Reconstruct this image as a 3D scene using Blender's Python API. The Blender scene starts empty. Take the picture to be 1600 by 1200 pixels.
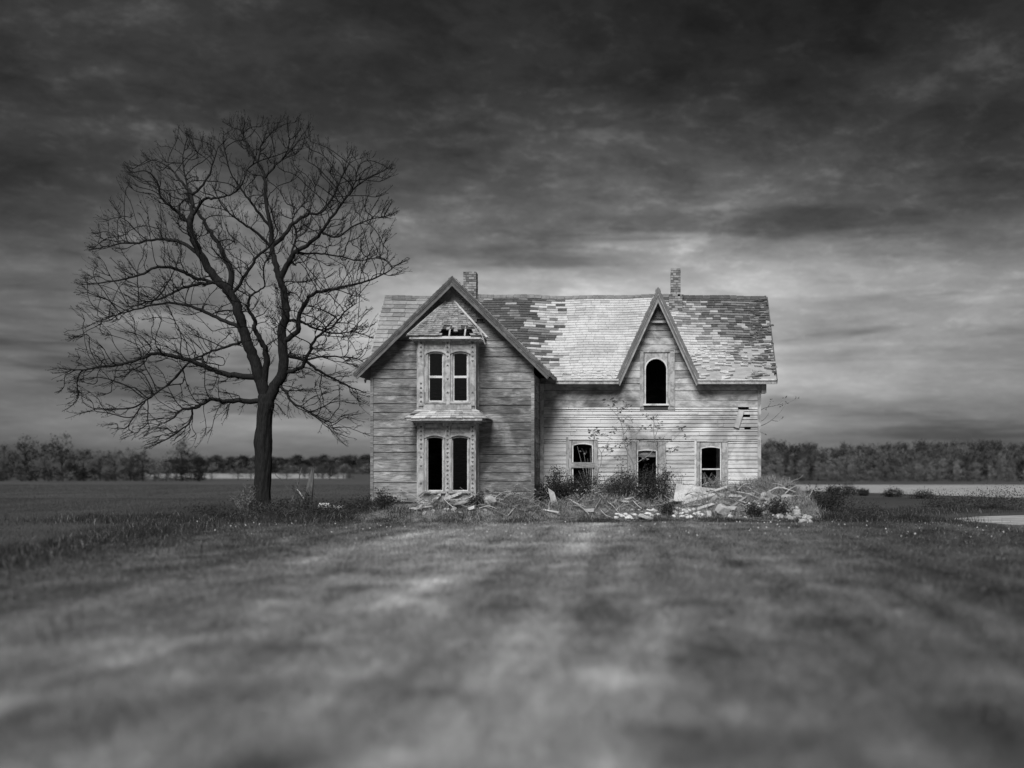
import bpy, math, random
import numpy as np
from mathutils import Vector, kdtree
R = math.radians
random.seed(7)
rng = np.random.default_rng(7)
S = bpy.context.scene
COL = S.collection

# ------------------------------------------------------------------ camera
CAMY, CAMZ = -45.0, 1.8
cam = bpy.data.cameras.new('camera')
cam.lens, cam.sensor_width = 40.5, 36.0
cam.shift_x, cam.shift_y = -0.125, 0.085
cam.clip_end = 6000
cam.dof.use_dof = True
cam.dof.focus_distance = 49.0
cam.dof.aperture_fstop = 0.33
camo = bpy.data.objects.new('camera', cam)
camo.location = (0, CAMY, CAMZ)
camo.rotation_euler = (R(90), 0, 0)
COL.objects.link(camo)
S.camera = camo

# ------------------------------------------------------------------ sky
SUN_EL, SUN_AZ = R(45), R(-9)          # azimuth measured at the camera's back, negative = camera left
sun_vec = Vector((math.cos(SUN_EL) * math.sin(SUN_AZ), -math.cos(SUN_EL) * math.cos(SUN_AZ), math.sin(SUN_EL)))
W = bpy.data.worlds.new('World')
S.world = W
W.use_nodes = True
nt = W.node_tree
nt.nodes.clear()
def N(tree, t, **kw):
    n = tree.nodes.new(t)
    for k, v in kw.items():
        setattr(n, k, v)
    return n
def math_node(tree, op, a, b=None, c=None):
    n = tree.nodes.new('ShaderNodeMath'); n.operation = op
    for i, v in enumerate((a, b, c)):
        if v is None: continue
        if isinstance(v, (int, float)): n.inputs[i].default_value = v
        else: tree.links.new(v, n.inputs[i])
    return n.outputs[0]
def ramp(tree, fac, stops, interp='EASE'):
    n = tree.nodes.new('ShaderNodeValToRGB')
    n.color_ramp.interpolation = interp
    els = n.color_ramp.elements
    while len(els) < len(stops): els.new(0.5)
    for e, (p, v) in zip(els, stops):
        e.position = p; e.color = (v, v, v, 1)
    tree.links.new(fac, n.inputs[0])
    return n.outputs[0]
def noise(tree, vec, scale, detail=6, rough=0.55, dist=0.0, w=None):
    n = tree.nodes.new('ShaderNodeTexNoise')
    if w is not None:
        n.noise_dimensions = '4D'; n.inputs['W'].default_value = w
    n.inputs['Scale'].default_value = scale
    n.inputs['Detail'].default_value = detail
    n.inputs['Roughness'].default_value = rough
    n.inputs['Distortion'].default_value = dist
    if vec is not None: tree.links.new(vec, n.inputs['Vector'])
    return n.outputs[0]

sky = N(nt, 'ShaderNodeTexSky', sky_type='NISHITA', sun_disc=False)
sky.sun_elevation = SUN_EL
sky.sun_rotation = math.atan2(sun_vec.x, sun_vec.y)
sky.air_density, sky.dust_density, sky.ozone_density = 1.0, 2.0, 1.0
bw = N(nt, 'ShaderNodeRGBToBW'); nt.links.new(sky.outputs[0], bw.inputs[0])
tc = N(nt, 'ShaderNodeTexCoord')
sep = N(nt, 'ShaderNodeSeparateXYZ'); nt.links.new(tc.outputs['Generated'], sep.inputs[0])
zpos = math_node(nt, 'MAXIMUM', sep.outputs[2], 0.0)
den = math_node(nt, 'ADD', zpos, 0.20)
px_ = math_node(nt, 'DIVIDE', sep.outputs[0], den)
py_ = math_node(nt, 'DIVIDE', sep.outputs[1], den)
comb = N(nt, 'ShaderNodeCombineXYZ')
nt.links.new(px_, comb.inputs[0]); nt.links.new(py_, comb.inputs[1])
n_big = noise(nt, comb.outputs[0], 0.9, 4, 0.5, 0.4, w=3.1)
n_mid = noise(nt, comb.outputs[0], 3.6, 10, 0.62, 0.2, w=7.7)
n_fine = noise(nt, comb.outputs[0], 15.0, 9, 0.70, 0.3, w=1.3)
big = ramp(nt, n_big, [(0.30, 0.72), (0.50, 0.98), (0.72, 1.45)])
mid = ramp(nt, n_mid, [(0.32, 0.55), (0.46, 0.84), (0.57, 1.18), (0.69, 2.2)])
fin = ramp(nt, n_fine, [(0.32, 0.80), (0.50, 0.97), (0.70, 1.45)])
# thick cloud deck overhead, thinning towards the horizon all round
elev = ramp(nt, zpos, [(0.0, 0.46), (0.04, 0.46), (0.10, 0.42), (0.15, 0.40), (0.185, 0.29), (0.23, 0.19), (0.31, 0.125), (0.40, 0.105), (1.0, 0.11)], 'LINEAR')
cl = math_node(nt, 'MULTIPLY', mid, fin)
# the mottling fades into smooth haze near the horizon
wm = ramp(nt, zpos, [(0.02, 0.22), (0.15, 0.45), (0.25, 1.0)], 'LINEAR')
cl = math_node(nt, 'POWER', cl, wm)
cl = math_node(nt, 'MULTIPLY', cl, big)
# long dark cloud streaks low over the horizon
st = N(nt, 'ShaderNodeMapping'); st.inputs['Scale'].default_value = (1.5, 1.5, 13.0)
nt.links.new(tc.outputs['Generated'], st.inputs['Vector'])
n_st = noise(nt, st.outputs[0], 1.7, 6, 0.55, 0.45, w=5.2)
streak = ramp(nt, n_st, [(0.36, 0.42), (0.46, 0.82), (0.58, 1.05), (0.72, 1.35)])
ws = ramp(nt, zpos, [(0.0, 0.9), (0.17, 1.0), (0.26, 0.35), (0.40, 0.10)], 'LINEAR')
streak = math_node(nt, 'POWER', streak, ws)
# thin places in the clouds low over the fields behind the house
def thin_cloud(centre, zs, stops):
    d = N(nt, 'ShaderNodeVectorMath', operation='DISTANCE')
    mp = N(nt, 'ShaderNodeMapping'); mp.inputs['Scale'].default_value = (1.0, 1.0, zs)
    nt.links.new(tc.outputs['Generated'], mp.inputs['Vector'])
    nt.links.new(mp.outputs[0], d.inputs[0]); d.inputs[1].default_value = (centre[0], centre[1], centre[2] * zs)
    return ramp(nt, d.outputs[1], stops)
gap = thin_cloud((-0.06, 0.985, 0.125), 2.3, [(0.0, 2.8), (0.11, 2.15), (0.25, 1.25), (0.46, 0.70), (1.0, 0.62)])
gap2 = thin_cloud((0.245, 0.955, 0.160), 3.0, [(0.0, 1.40), (0.10, 1.25), (0.20, 1.0), (0.40, 0.85)])
f = math_node(nt, 'MULTIPLY', elev, cl)
f = math_node(nt, 'MULTIPLY', f, streak)
f = math_node(nt, 'MULTIPLY', f, gap)
f = math_node(nt, 'MULTIPLY', f, gap2)
# one long flat dark cloud hanging over the fields
wob = noise(nt, comb.outputs[0], 2.6, 7, 0.6, 0.2, w=4.4)
dcl = N(nt, 'ShaderNodeVectorMath', operation='DISTANCE')
dmp = N(nt, 'ShaderNodeMapping'); dmp.inputs['Scale'].default_value = (1.0, 1.0, 15.0)
nt.links.new(tc.outputs['Generated'], dmp.inputs['Vector']); nt.links.new(dmp.outputs[0], dcl.inputs[0]); dcl.inputs[1].default_value = (0.105, 0.970, 0.211 * 15.0)
dd = math_node(nt, 'MULTIPLY_ADD', wob, 0.30, dcl.outputs[1])
f = math_node(nt, 'MULTIPLY', f, ramp(nt, dd, [(0.14, 0.50), (0.24, 0.62), (0.34, 1.0)]))
lum = math_node(nt, 'MULTIPLY', f, bw.outputs[0])
bg = N(nt, 'ShaderNodeBackground'); bg.inputs['Strength'].default_value = 0.07
nt.links.new(lum, bg.inputs['Color'])
wo = N(nt, 'ShaderNodeOutputWorld'); nt.links.new(bg.outputs[0], wo.inputs['Surface'])

# ------------------------------------------------------------------ sun (veiled by cloud)
sl = bpy.data.lights.new('sun', 'SUN')
sl.energy, sl.angle, sl.color = 1.5, R(30), (1, 1, 1)
slo = bpy.data.objects.new('sun', sl)
slo.rotation_euler = sun_vec.to_track_quat('Z', 'Y').to_euler()
slo.location = (-20, -30, 40)
COL.objects.link(slo)

S.view_settings.view_transform = 'Standard'
S.view_settings.look = 'None'
S.view_settings.exposure = 1.22
S.view_settings.gamma = 1.0
S.render.engine = 'CYCLES'
S.cycles.use_denoising = True
S.cycles.max_bounces = 6
S.cycles.transparent_max_bounces = 8

# ------------------------------------------------------------------ materials (all neutral greys: the photograph is black and white)
MATS = {}
def mat(name, lo, hi, scale=4.0, stretch=(1, 1, 1), rough=0.85, contrast=(0.3, 0.7), detail=7,
        bump=0.0, bscale=None, rand=0.0, paint=None, paint_t=(0.48, 0.56), pscale=2.0, pstretch=(1, 1, 1), stain=None, stscale=0.5, spec=0.2):
    """grey between lo and hi by stretched noise in metres; optional flaking paint and dirt stains; rand = piece-to-piece change"""
    m = bpy.data.materials.new(name); m.use_nodes = True
    t = m.node_tree; b = t.nodes['Principled BSDF']
    b.inputs['Roughness'].default_value = rough
    b.inputs['Specular IOR Level'].default_value = spec
    geo = N(t, 'ShaderNodeNewGeometry')
    oi = N(t, 'ShaderNodeObjectInfo')
    off = N(t, 'ShaderNodeVectorMath', operation='SCALE'); off.inputs[3].default_value = 37.0 if rand else 0.0
    cmb = N(t, 'ShaderNodeCombineXYZ')
    for i in range(3): t.links.new(oi.outputs['Random'], cmb.inputs[i])
    t.links.new(cmb.outputs[0], off.inputs[0])
    add = N(t, 'ShaderNodeVectorMath', operation='ADD')
    t.links.new(geo.outputs['Position'], add.inputs[0]); t.links.new(off.outputs[0], add.inputs[1])
    mp = N(t, 'ShaderNodeMapping'); mp.inputs['Scale'].default_value = stretch
    t.links.new(add.outputs[0], mp.inputs['Vector'])
    n1 = noise(t, mp.outputs[0], scale, detail, 0.62, 0.2)
    val = ramp(t, n1, [(contrast[0], lo), (contrast[1], hi)], 'LINEAR')
    if paint:
        mp2 = N(t, 'ShaderNodeMapping'); mp2.inputs['Scale'].default_value = pstretch
        t.links.new(add.outputs[0], mp2.inputs['Vector'])
        n2 = noise(t, mp2.outputs[0], pscale, 9, 0.68, 0.4)
        fac = ramp(t, n2, [(paint_t[0], 0.0), (paint_t[1], 1.0)], 'LINEAR')
        pv = ramp(t, n1, [(0.2, paint * 0.86), (0.8, paint * 1.08)], 'LINEAR')
        mx = N(t, 'ShaderNodeMix'); mx.data_type = 'FLOAT'
        t.links.new(fac, mx.inputs[0]); t.links.new(val, mx.inputs[2]); t.links.new(pv, mx.inputs[3])
        val = mx.outputs[0]
    if stain:
        n3 = noise(t, geo.outputs['Position'], stscale, 6, 0.6, 0.6)
        sv = ramp(t, n3, [(0.36, stain), (0.56, 1.0)], 'EASE')
        val = math_node(t, 'MULTIPLY', val, sv)
    if rand:
        k = math_node(t, 'MULTIPLY_ADD', oi.outputs['Random'], 2 * rand, 1 - rand)
        val = math_node(t, 'MULTIPLY', val, k)
    cc = N(t, 'ShaderNodeCombineColor')
    for i in range(3): t.links.new(val, cc.inputs[i])
    t.links.new(cc.outputs[0], b.inputs['Base Color'])
    if bump:
        bn = N(t, 'ShaderNodeBump'); bn.inputs['Strength'].default_value = bump; bn.inputs['Distance'].default_value = 0.02
        nb = noise(t, mp.outputs[0], bscale or scale * 2, 5, 0.6, 0.1)
        t.links.new(nb, bn.inputs['Height']); t.links.new(bn.outputs[0], b.inputs['Normal'])
    MATS[name] = m
    return m

GR = (1.2, 1.2, 16)                                                        # grain of boards lying along x
mat('bare_wood', 0.12, 0.38, 2.2, GR, bump=0.5, rand=0.22, contrast=(0.34, 0.66), paint=0.50, paint_t=(0.53, 0.66), pscale=1.7, pstretch=(1, 1, 3.0), stain=0.50, stscale=0.7)
mat('white_clapboard', 0.38, 0.54, 1.6, GR, bump=0.25, rand=0.07, paint=0.74, paint_t=(0.34, 0.44), pscale=1.5, pstretch=(1, 1, 2.5), stain=0.48, stscale=0.5)
mat('upper_board', 0.20, 0.44, 1.5, GR, bump=0.30, rand=0.13, paint=0.66, paint_t=(0.42, 0.56), pscale=1.2, pstretch=(1, 1, 2.0), stain=0.42, stscale=0.6)
mat('trim_grey', 0.22, 0.40, 3.0, (6, 6, 1.5), bump=0.2, rand=0.08, paint=0.54, paint_t=(0.44, 0.56), pscale=3.0)
mat('trim_white', 0.36, 0.52, 3.0, (6, 6, 1.5), bump=0.2, rand=0.08, paint=0.78, paint_t=(0.36, 0.50), pscale=3.0)
mat('rake_paint', 0.07, 0.14, 3.0, (3, 3, 3), bump=0.2, rand=0.10, paint=0.20, paint_t=(0.50, 0.62), pscale=2.5)
mat('rake_trim', 0.24, 0.42, 3.0, (3, 3, 3), bump=0.2, rand=0.10, paint=0.55, paint_t=(0.50, 0.62), pscale=2.5)
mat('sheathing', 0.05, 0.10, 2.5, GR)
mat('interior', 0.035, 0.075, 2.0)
mat('cutout_shade', 0.07, 0.13, 6.0)  # shadow inside the pierced cut-outs, given as a dark colour
mat('deck_wood', 0.28, 0.50, 2.5, (1, 8, 8), rand=0.2)
for nm, lo, hi, rd in (('shingle_pale', 0.56, 0.74, 0.05), ('shingle_light', 0.42, 0.58, 0.08), ('shingle_mid', 0.18, 0.30, 0.14), ('shingle_dark', 0.075, 0.15, 0.16)):
    mat(nm, lo, hi, 6.0, (1, 1, 1), bump=0.4, bscale=25, rand=rd, stain=0.80, stscale=0.8)
mat('shingle_grey', 0.32, 0.46, 6.0, bump=0.4, bscale=25, rand=0.10, stain=0.80, stscale=0.8)
mat('wing_molding', 0.13, 0.24, 3.0, bump=0.2, rand=0.10)
mat('old_shingle', 0.20, 0.46, 5.0, (1, 1, 1), contrast=(0.38, 0.62), bump=0.5, bscale=20, rand=0.3)
mat('brick_clay', 0.30, 0.46, 6.0, bump=0.4, bscale=30)
mat('brick_dark', 0.10, 0.2, 6.0, bump=0.4, bscale=30)
mat('brick_soot', 0.17, 0.30, 6.0, bump=0.4, bscale=30)
mat('mortar', 0.10, 0.16, 8.0)
mat('foundation_stone', 0.16, 0.34, 3.0, bump=0.5, bscale=10, rand=0.25)
mat('bark', 0.008, 0.034, 6.0, (4, 4, 0.8), bump=0.9, bscale=14, rough=0.95)
mat('twig_bark', 0.010, 0.02, 6.0, rough=0.95)
mat('dead_stick', 0.22, 0.42, 4.0, (3, 3, 3), bump=0.3, rand=0.35)
mat('pale_stick', 0.50, 0.72, 4.0, (3, 3, 3), rand=0.12)
mat('dark_stick', 0.08, 0.16, 4.0, (3, 3, 3), rand=0.3)
mat('fallen_board', 0.50, 0.74, 2.0, (8, 1.2, 8), bump=0.3, rand=0.12, stain=0.7, stscale=1.4)
mat('stone', 0.28, 0.56, 3.5, bump=0.6, bscale=12, rand=0.3)
mat('plaster_chunk', 0.55, 0.80, 4.0, bump=0.4, bscale=14, rand=0.2)
mat('soil', 0.035, 0.26, 3.2, contrast=(0.34, 0.66), bump=0.8, bscale=9, detail=9)
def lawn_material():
    """mown grass: mower streaks, clumps and weeds; vignette painted in, bright middle, dark sides"""
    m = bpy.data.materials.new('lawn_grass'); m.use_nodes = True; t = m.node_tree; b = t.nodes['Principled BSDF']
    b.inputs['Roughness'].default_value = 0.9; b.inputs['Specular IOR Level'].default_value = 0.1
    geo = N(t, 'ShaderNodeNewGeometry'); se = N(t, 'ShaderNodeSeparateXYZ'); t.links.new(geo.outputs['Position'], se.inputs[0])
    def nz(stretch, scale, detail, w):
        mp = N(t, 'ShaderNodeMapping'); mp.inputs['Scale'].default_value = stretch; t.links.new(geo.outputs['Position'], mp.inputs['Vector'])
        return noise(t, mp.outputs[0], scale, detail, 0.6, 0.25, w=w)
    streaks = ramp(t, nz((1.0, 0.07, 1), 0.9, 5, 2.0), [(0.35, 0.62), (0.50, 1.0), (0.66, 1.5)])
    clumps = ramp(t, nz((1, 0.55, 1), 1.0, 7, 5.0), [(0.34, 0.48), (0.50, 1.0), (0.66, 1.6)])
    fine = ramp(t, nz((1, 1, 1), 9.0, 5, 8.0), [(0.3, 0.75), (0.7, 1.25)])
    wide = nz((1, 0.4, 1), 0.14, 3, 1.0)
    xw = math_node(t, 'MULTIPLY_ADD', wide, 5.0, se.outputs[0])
    vignette = ramp(t, math_node(t, 'MULTIPLY_ADD', xw, 1 / 30.0, 0.5), [(0.10, 0.34), (0.27, 0.52), (0.40, 1.22), (0.50, 1.36), (0.64, 0.74), (0.85, 0.36)])  # vignette painted into the grass colour: bright middle, darkened sides
    v = math_node(t, 'MULTIPLY', math_node(t, 'MULTIPLY', streaks, clumps), math_node(t, 'MULTIPLY', fine, vignette))
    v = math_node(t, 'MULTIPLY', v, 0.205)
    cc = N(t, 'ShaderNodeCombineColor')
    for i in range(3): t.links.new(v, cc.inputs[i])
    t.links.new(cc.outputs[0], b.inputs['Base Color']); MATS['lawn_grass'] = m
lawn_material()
mat('rough_grass', 0.020, 0.07, 1.1, contrast=(0.3, 0.7), rand=0)
mat('straw_grass', 0.16, 0.34, 1.5, contrast=(0.3, 0.7))
mat('heap_straw', 0.26, 0.52, 2.5, contrast=(0.3, 0.7))
mat('crop_grass', 0.060, 0.105, 0.25, (1, 0.35, 1), contrast=(0.3, 0.7))
mat('right_field', 0.040, 0.085, 0.25, (0.4, 1.0, 1), contrast=(0.3, 0.7))
mat('stubble', 0.24, 0.50, 0.5, (0.25, 1, 1), detail=9, contrast=(0.36, 0.64))
mat('stump_wood', 0.08, 0.19, 4.0, (5, 5, 1), bump=0.5)
mat('gravel', 0.22, 0.52, 1.2, (0.5, 1.5, 1), detail=10, contrast=(0.34, 0.62), bump=0.6, bscale=30)
mat('ground', 0.055, 0.10, 0.06, contrast=(0.3, 0.7))
mat('leaf_dark', 0.014, 0.045, 5.0, contrast=(0.3, 0.7), rough=0.7)
mat('leaf_mid', 0.045, 0.12, 5.0, contrast=(0.3, 0.7), rough=0.7)
mat('leaf_sapling', 0.16, 0.30, 8.0, contrast=(0.3, 0.7), rough=0.6)
mat('stem', 0.22, 0.36, 6.0)
for nm, lo, hi in (('far_dark', 0.011, 0.036), ('far_mid', 0.032, 0.08), ('far_pale', 0.10, 0.20), ('wood_dark', 0.035, 0.09), ('wood_mid', 0.075, 0.16), ('wood_pale', 0.14, 0.25)):
    mat(nm, lo, hi, 0.5, contrast=(0.32, 0.68), rand=0.25)
mat('far_trunk', 0.03, 0.07, 1.0)
mat('pale_trunk', 0.25, 0.40, 1.0)
mat('flower', 0.6, 0.8, 4.0)
g = bpy.data.materials.new('old_glass'); g.use_nodes = True
t = g.node_tree; t.nodes.clear()
o_ = N(t, 'ShaderNodeOutputMaterial'); mxs = N(t, 'ShaderNodeMixShader'); mxs.inputs[0].default_value = 0.05
tr = N(t, 'ShaderNodeBsdfTransparent'); gl = N(t, 'ShaderNodeBsdfGlossy'); gl.inputs['Roughness'].default_value = 0.12
gl.inputs['Color'].default_value = (0.5, 0.5, 0.5, 1); tr.inputs['Color'].default_value = (0.55, 0.55, 0.55, 1)
t.links.new(tr.outputs[0], mxs.inputs[1]); t.links.new(gl.outputs[0], mxs.inputs[2]); t.links.new(mxs.outputs[0], o_.inputs[0])
MATS['old_glass'] = g

# ------------------------------------------------------------------ helpers
def at(px, py, Y):
    """surveyed point: picture column and row of a thing standing at depth Y -> metres"""
    k = (Y - CAMY) / 1800.0
    return Vector(((px - 1000) * k, Y, CAMZ + (736 - py) * k))
def atx(px, Y): return (px - 1000) * (Y - CAMY) / 1800.0
def atz(py, Y): return CAMZ + (736 - py) * (Y - CAMY) / 1800.0

def link(o, parent=None):
    COL.objects.link(o)
    if parent is not None: o.parent = parent
    return o
def tag(o, label=None, cat=None, group=None, kind=None):
    if label: o['label'] = label
    if cat: o['category'] = cat
    if group: o['group'] = group
    if kind: o['kind'] = kind
    return o
def empty(name, loc=(0, 0, 0)):
    o = bpy.data.objects.new(name, None); o.location = loc; o.empty_display_size = 0.2
    return link(o)

class MB:
    def __init__(s): s.v = []; s.f = []; s.m = []
    def hexa(s, p, mi=0):
        """8 points: bottom ring 0-3, top ring 4-7"""
        b = len(s.v); s.v += [tuple(q) for q in p]
        for q in ((0, 3, 2, 1), (4, 5, 6, 7), (0, 1, 5, 4), (1, 2, 6, 5), (2, 3, 7, 6), (3, 0, 4, 7)):
            s.f.append(tuple(b + i for i in q)); s.m.append(mi)
        return s
    def box(s, x0, x1, y0, y1, z0, z1, mi=0, j=0.0):
        P = [(x0, y0, z0), (x1, y0, z0), (x1, y1, z0), (x0, y1, z0), (x0, y0, z1), (x1, y0, z1), (x1, y1, z1), (x0, y1, z1)]
        if j: P = [tuple(c + random.uniform(-j, j) for c in q) for q in P]
        return s.hexa(P, mi)
    def slab(s, quad, thick, mi=0):
        """quad of 4 points thickened along minus its normal"""
        q = [Vector(p) for p in quad]
        n = (q[1] - q[0]).cross(q[3] - q[0]).normalized() * thick
        return s.hexa([p - n for p in q] + q, mi)
    def prism(s, poly, y0, y1, mi=0):
        """polygon in xz pushed from y0 to y1"""
        n = len(poly); b = len(s.v)
        s.v += [(x, y0, z) for x, z in poly] + [(x, y1, z) for x, z in poly]
        s.f.append(tuple(range(b, b + n))); s.f.append(tuple(range(b + 2 * n - 1, b + n - 1, -1))); s.m += [mi, mi]
        for i in range(n):
            k = (i + 1) % n
            s.f.append((b + i, b + n + i, b + n + k, b + k)); s.m.append(mi)
        return s
    def tube(s, pts, rad, n=5, mi=0, cap=True):
        pts = [Vector(p) for p in pts]; b = len(s.v); m = len(pts)
        ref = Vector((0.3, 0.9, 0.2))
        for i, p in enumerate(pts):
            d = (pts[min(i + 1, m - 1)] - pts[max(i - 1, 0)])
            d = d.normalized() if d.length > 1e-9 else Vector((0, 0, 1))
            a = d.cross(ref)
            if a.length < 1e-3: a = d.cross(Vector((1, 0, 0)))
            a.normalize(); c = d.cross(a)
            for k in range(n):
                w = 2 * math.pi * k / n
                s.v.append(tuple(p + (a * math.cos(w) + c * math.sin(w)) * rad[i]))
        for i in range(m - 1):
            for k in range(n):
                k2 = (k + 1) % n
                s.f.append((b + i * n + k, b + i * n + k2, b + (i + 1) * n + k2, b + (i + 1) * n + k)); s.m.append(mi)
        if cap:
            s.f.append(tuple(b + k for k in reversed(range(n)))); s.f.append(tuple(b + (m - 1) * n + k for k in range(n))); s.m += [mi, mi]
        return s
    def mesh(s, name, mats):
        me = bpy.data.meshes.new(name); me.from_pydata(s.v, [], s.f)
        for mm in (mats if isinstance(mats, (list, tuple)) else [mats]): me.materials.append(MATS[mm])
        if any(s.m): me.polygons.foreach_set('material_index', s.m)
        me.update(); return me
    def build(s, name, mats, parent=None, smooth=False):
        me = s.mesh(name, mats)
        if smooth: me.polygons.foreach_set('use_smooth', [True] * len(me.polygons))
        return link(bpy.data.objects.new(name, me), parent)

def tri_mesh(name, V, F, mats, parent=None, mi=None, smooth=False):
    """fast mesh from numpy arrays, F is (n,3) or (n,4)"""
    me = bpy.data.meshes.new(name); k = F.shape[1]
    me.vertices.add(len(V)); me.vertices.foreach_set('co', np.ascontiguousarray(V, dtype=np.float32).ravel())
    me.loops.add(F.size); me.loops.foreach_set('vertex_index', np.ascontiguousarray(F, dtype=np.int32).ravel())
    me.polygons.add(len(F))
    me.polygons.foreach_set('loop_start', np.arange(0, F.size, k, dtype=np.int32))
    for mm in (mats if isinstance(mats, (list, tuple)) else [mats]): me.materials.append(MATS[mm])
    if mi is not None: me.polygons.foreach_set('material_index', np.ascontiguousarray(mi, dtype=np.int32))
    if smooth: me.polygons.foreach_set('use_smooth', np.ones(len(F), dtype=bool))
    me.update(calc_edges=True)
    return link(bpy.data.objects.new(name, me), parent)

def blades(name, P, h, w, mats, lean=0.35, parent=None, mi=None, seg=1):
    """grass: P (n,3) roots, h (n,) heights, w (n,) widths"""
    n = len(P); a = rng.uniform(0, 2 * np.pi, n); b = rng.uniform(0, 2 * np.pi, n)
    s = np.stack([np.cos(a), np.sin(a), np.zeros(n)], 1) * (w / 2)[:, None]
    l = np.stack([np.cos(b), np.sin(b), np.zeros(n)], 1) * (h * lean * rng.uniform(0.2, 1.4, n))[:, None]
    up = np.array([0, 0, 1.0]) * h[:, None]
    if seg == 1:
        V = np.stack([P - s, P + s, P + up + l], 1).reshape(-1, 3)
        F = np.arange(3 * n).reshape(n, 3)
        return tri_mesh(name, V, F, mats, parent, mi)
    mid = P + up * 0.55 + l * 0.3
    V = np.stack([P - s, P + s, mid + s * 0.7, mid - s * 0.7, P + up * 0.95 + l], 1).reshape(-1, 3)
    i = np.arange(n)[:, None] * 5
    F = np.concatenate([i + np.array([[0, 1, 2]]), i + np.array([[0, 2, 3]]), i + np.array([[3, 2, 4]])], 1).reshape(-1, 3)
    if mi is not None: mi = np.repeat(mi, 3)
    return tri_mesh(name, V, F, mats, parent, mi)

def cards(C, size, flat=0.0):
    """leaf quads at points C with side size (n,)"""
    n = len(C)
    u = rng.normal(size=(n, 3)); u /= np.linalg.norm(u, axis=1)[:, None]
    q = rng.normal(size=(n, 3)); q -= (q * u).sum(1)[:, None] * u; q /= np.linalg.norm(q, axis=1)[:, None]
    u = u * size[:, None] * 0.5; q = q * (size * rng.uniform(0.45, 0.9, n))[:, None] * 0.5
    V = np.stack([C - u, C + q * 0.9, C + u, C - q], 1).reshape(-1, 3)
    return V, np.arange(4 * n).reshape(n, 4)
# ================================================================== GROUND
def sheet(name, pts, z, m, kind='structure'):
    me = bpy.data.meshes.new(name); me.from_pydata([(x, y, z) for x, y in pts], [], [tuple(range(len(pts)))])
    me.materials.append(MATS[m]); me.update()
    o = link(bpy.data.objects.new(name, me)); o['kind'] = kind
    return o
sheet('ground', [(-2500, -300), (2500, -300), (2500, 3500), (-2500, 3500)], 0.0, 'ground')
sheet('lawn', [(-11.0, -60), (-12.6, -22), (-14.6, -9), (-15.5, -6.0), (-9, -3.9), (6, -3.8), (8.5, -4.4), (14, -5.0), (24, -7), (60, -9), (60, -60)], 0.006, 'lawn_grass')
sheet('crop_field', [(-14.5, 1.5), (-9.5, 9.0), (-9.0, 60), (-14, 150), (-60, 172), (-260, 170), (-260, -60), (-10.9, -60), (-12.5, -22), (-13.9, -12.5)], 0.012, 'crop_grass')
sheet('dark_field', [(8.0, 2.5), (14, 4.5), (30, 12), (40, 20), (25, 30), (13.8, 62), (4.0, 66), (4.0, 8)], 0.010, 'right_field')
sheet('pale_field', [(4, 66), (13.8, 62.5), (25.5, 30), (60, 22), (160, 20), (180, 100), (4, 106)], 0.02, 'stubble')
sheet('far_pale_field', [(-116, 225), (-69, 225), (-190, 700), (-325, 700)], 0.05, 'stubble')
sheet('driveway', [(11.3, -2.2), (12.4, -7.0), (15.0, -11.0), (30, -16), (60, -20), (60, 9), (17, 2.6), (13.2, 0.2)], 0.014, 'gravel')

MOUNDS = [  # cx, cy, sx, sy, h
    (4.3, -1.5, 1.35, 0.95, 0.98), (5.5, -1.9, 0.8, 0.9, 0.66), (2.4, -1.6, 1.5, 0.9, 0.42), (-0.4, -1.4, 1.6, 1.1, 0.56),
    (-2.4, -1.9, 1.2, 1.0, 0.50), (-4.6, -3.5, 1.3, 0.7, 0.52), (-7.0, -4.2, 1.7, 0.5, 0.42), (-9.0, -3.3, 1.1, 0.6, 0.32),
    (-11.5, -1.5, 2.2, 1.2, 0.18), (-15.2, 1.6, 1.4, 1.2, 0.16)]
def H(x, y):
    z = 0.0
    for cx, cy, sx, sy, h in MOUNDS:
        z = z + h * np.exp(-0.5 * (((x - cx) / sx) ** 2 + ((y - cy) / sy) ** 2))
    return z + 0.03 * np.sin(x * 3.1 + 1.7 * np.sin(y * 2.3)) * np.minimum(1, z * 4) + 0.025 * np.sin(x * 7.3 + y * 5.1) * np.minimum(1, z * 4)
gx, gy = np.meshgrid(np.arange(-20, 11, 0.16), np.arange(-9, 5, 0.16))
gz = 0.016 + H(gx, gy)
V = np.stack([gx, gy, gz], 2).reshape(-1, 3); nx = gx.shape[1]; ny = gx.shape[0]
ii = (np.arange(ny - 1)[:, None] * nx + np.arange(nx - 1)[None, :]).ravel()
F = np.stack([ii, ii + 1, ii + nx + 1, ii + nx], 1)
keep = V[F].mean(1)[:, 2] > 0.030
tri_mesh('soil_mound', V, F[keep], 'soil', smooth=True)['kind'] = 'structure'

# ================================================================== HOUSE
house = tag(empty('abandoned_house', (-2.6, 1.5, 0)), 'derelict two-storey wooden farmhouse with pointed gables and peeling boards', 'house')
HO = Vector(house.location)
class HMB(MB):
    """mesh in world metres, stored relative to the house base"""
    def mesh(s, name, mats):
        s.v = [(a - HO.x, b - HO.y, c - HO.z) for a, b, c in s.v]
        return MB.mesh(s, name, mats)
def part(name, parent=house):
    """an empty part that carries sub-parts"""
    o = bpy.data.objects.new(name, None); return link(o, parent)

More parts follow.
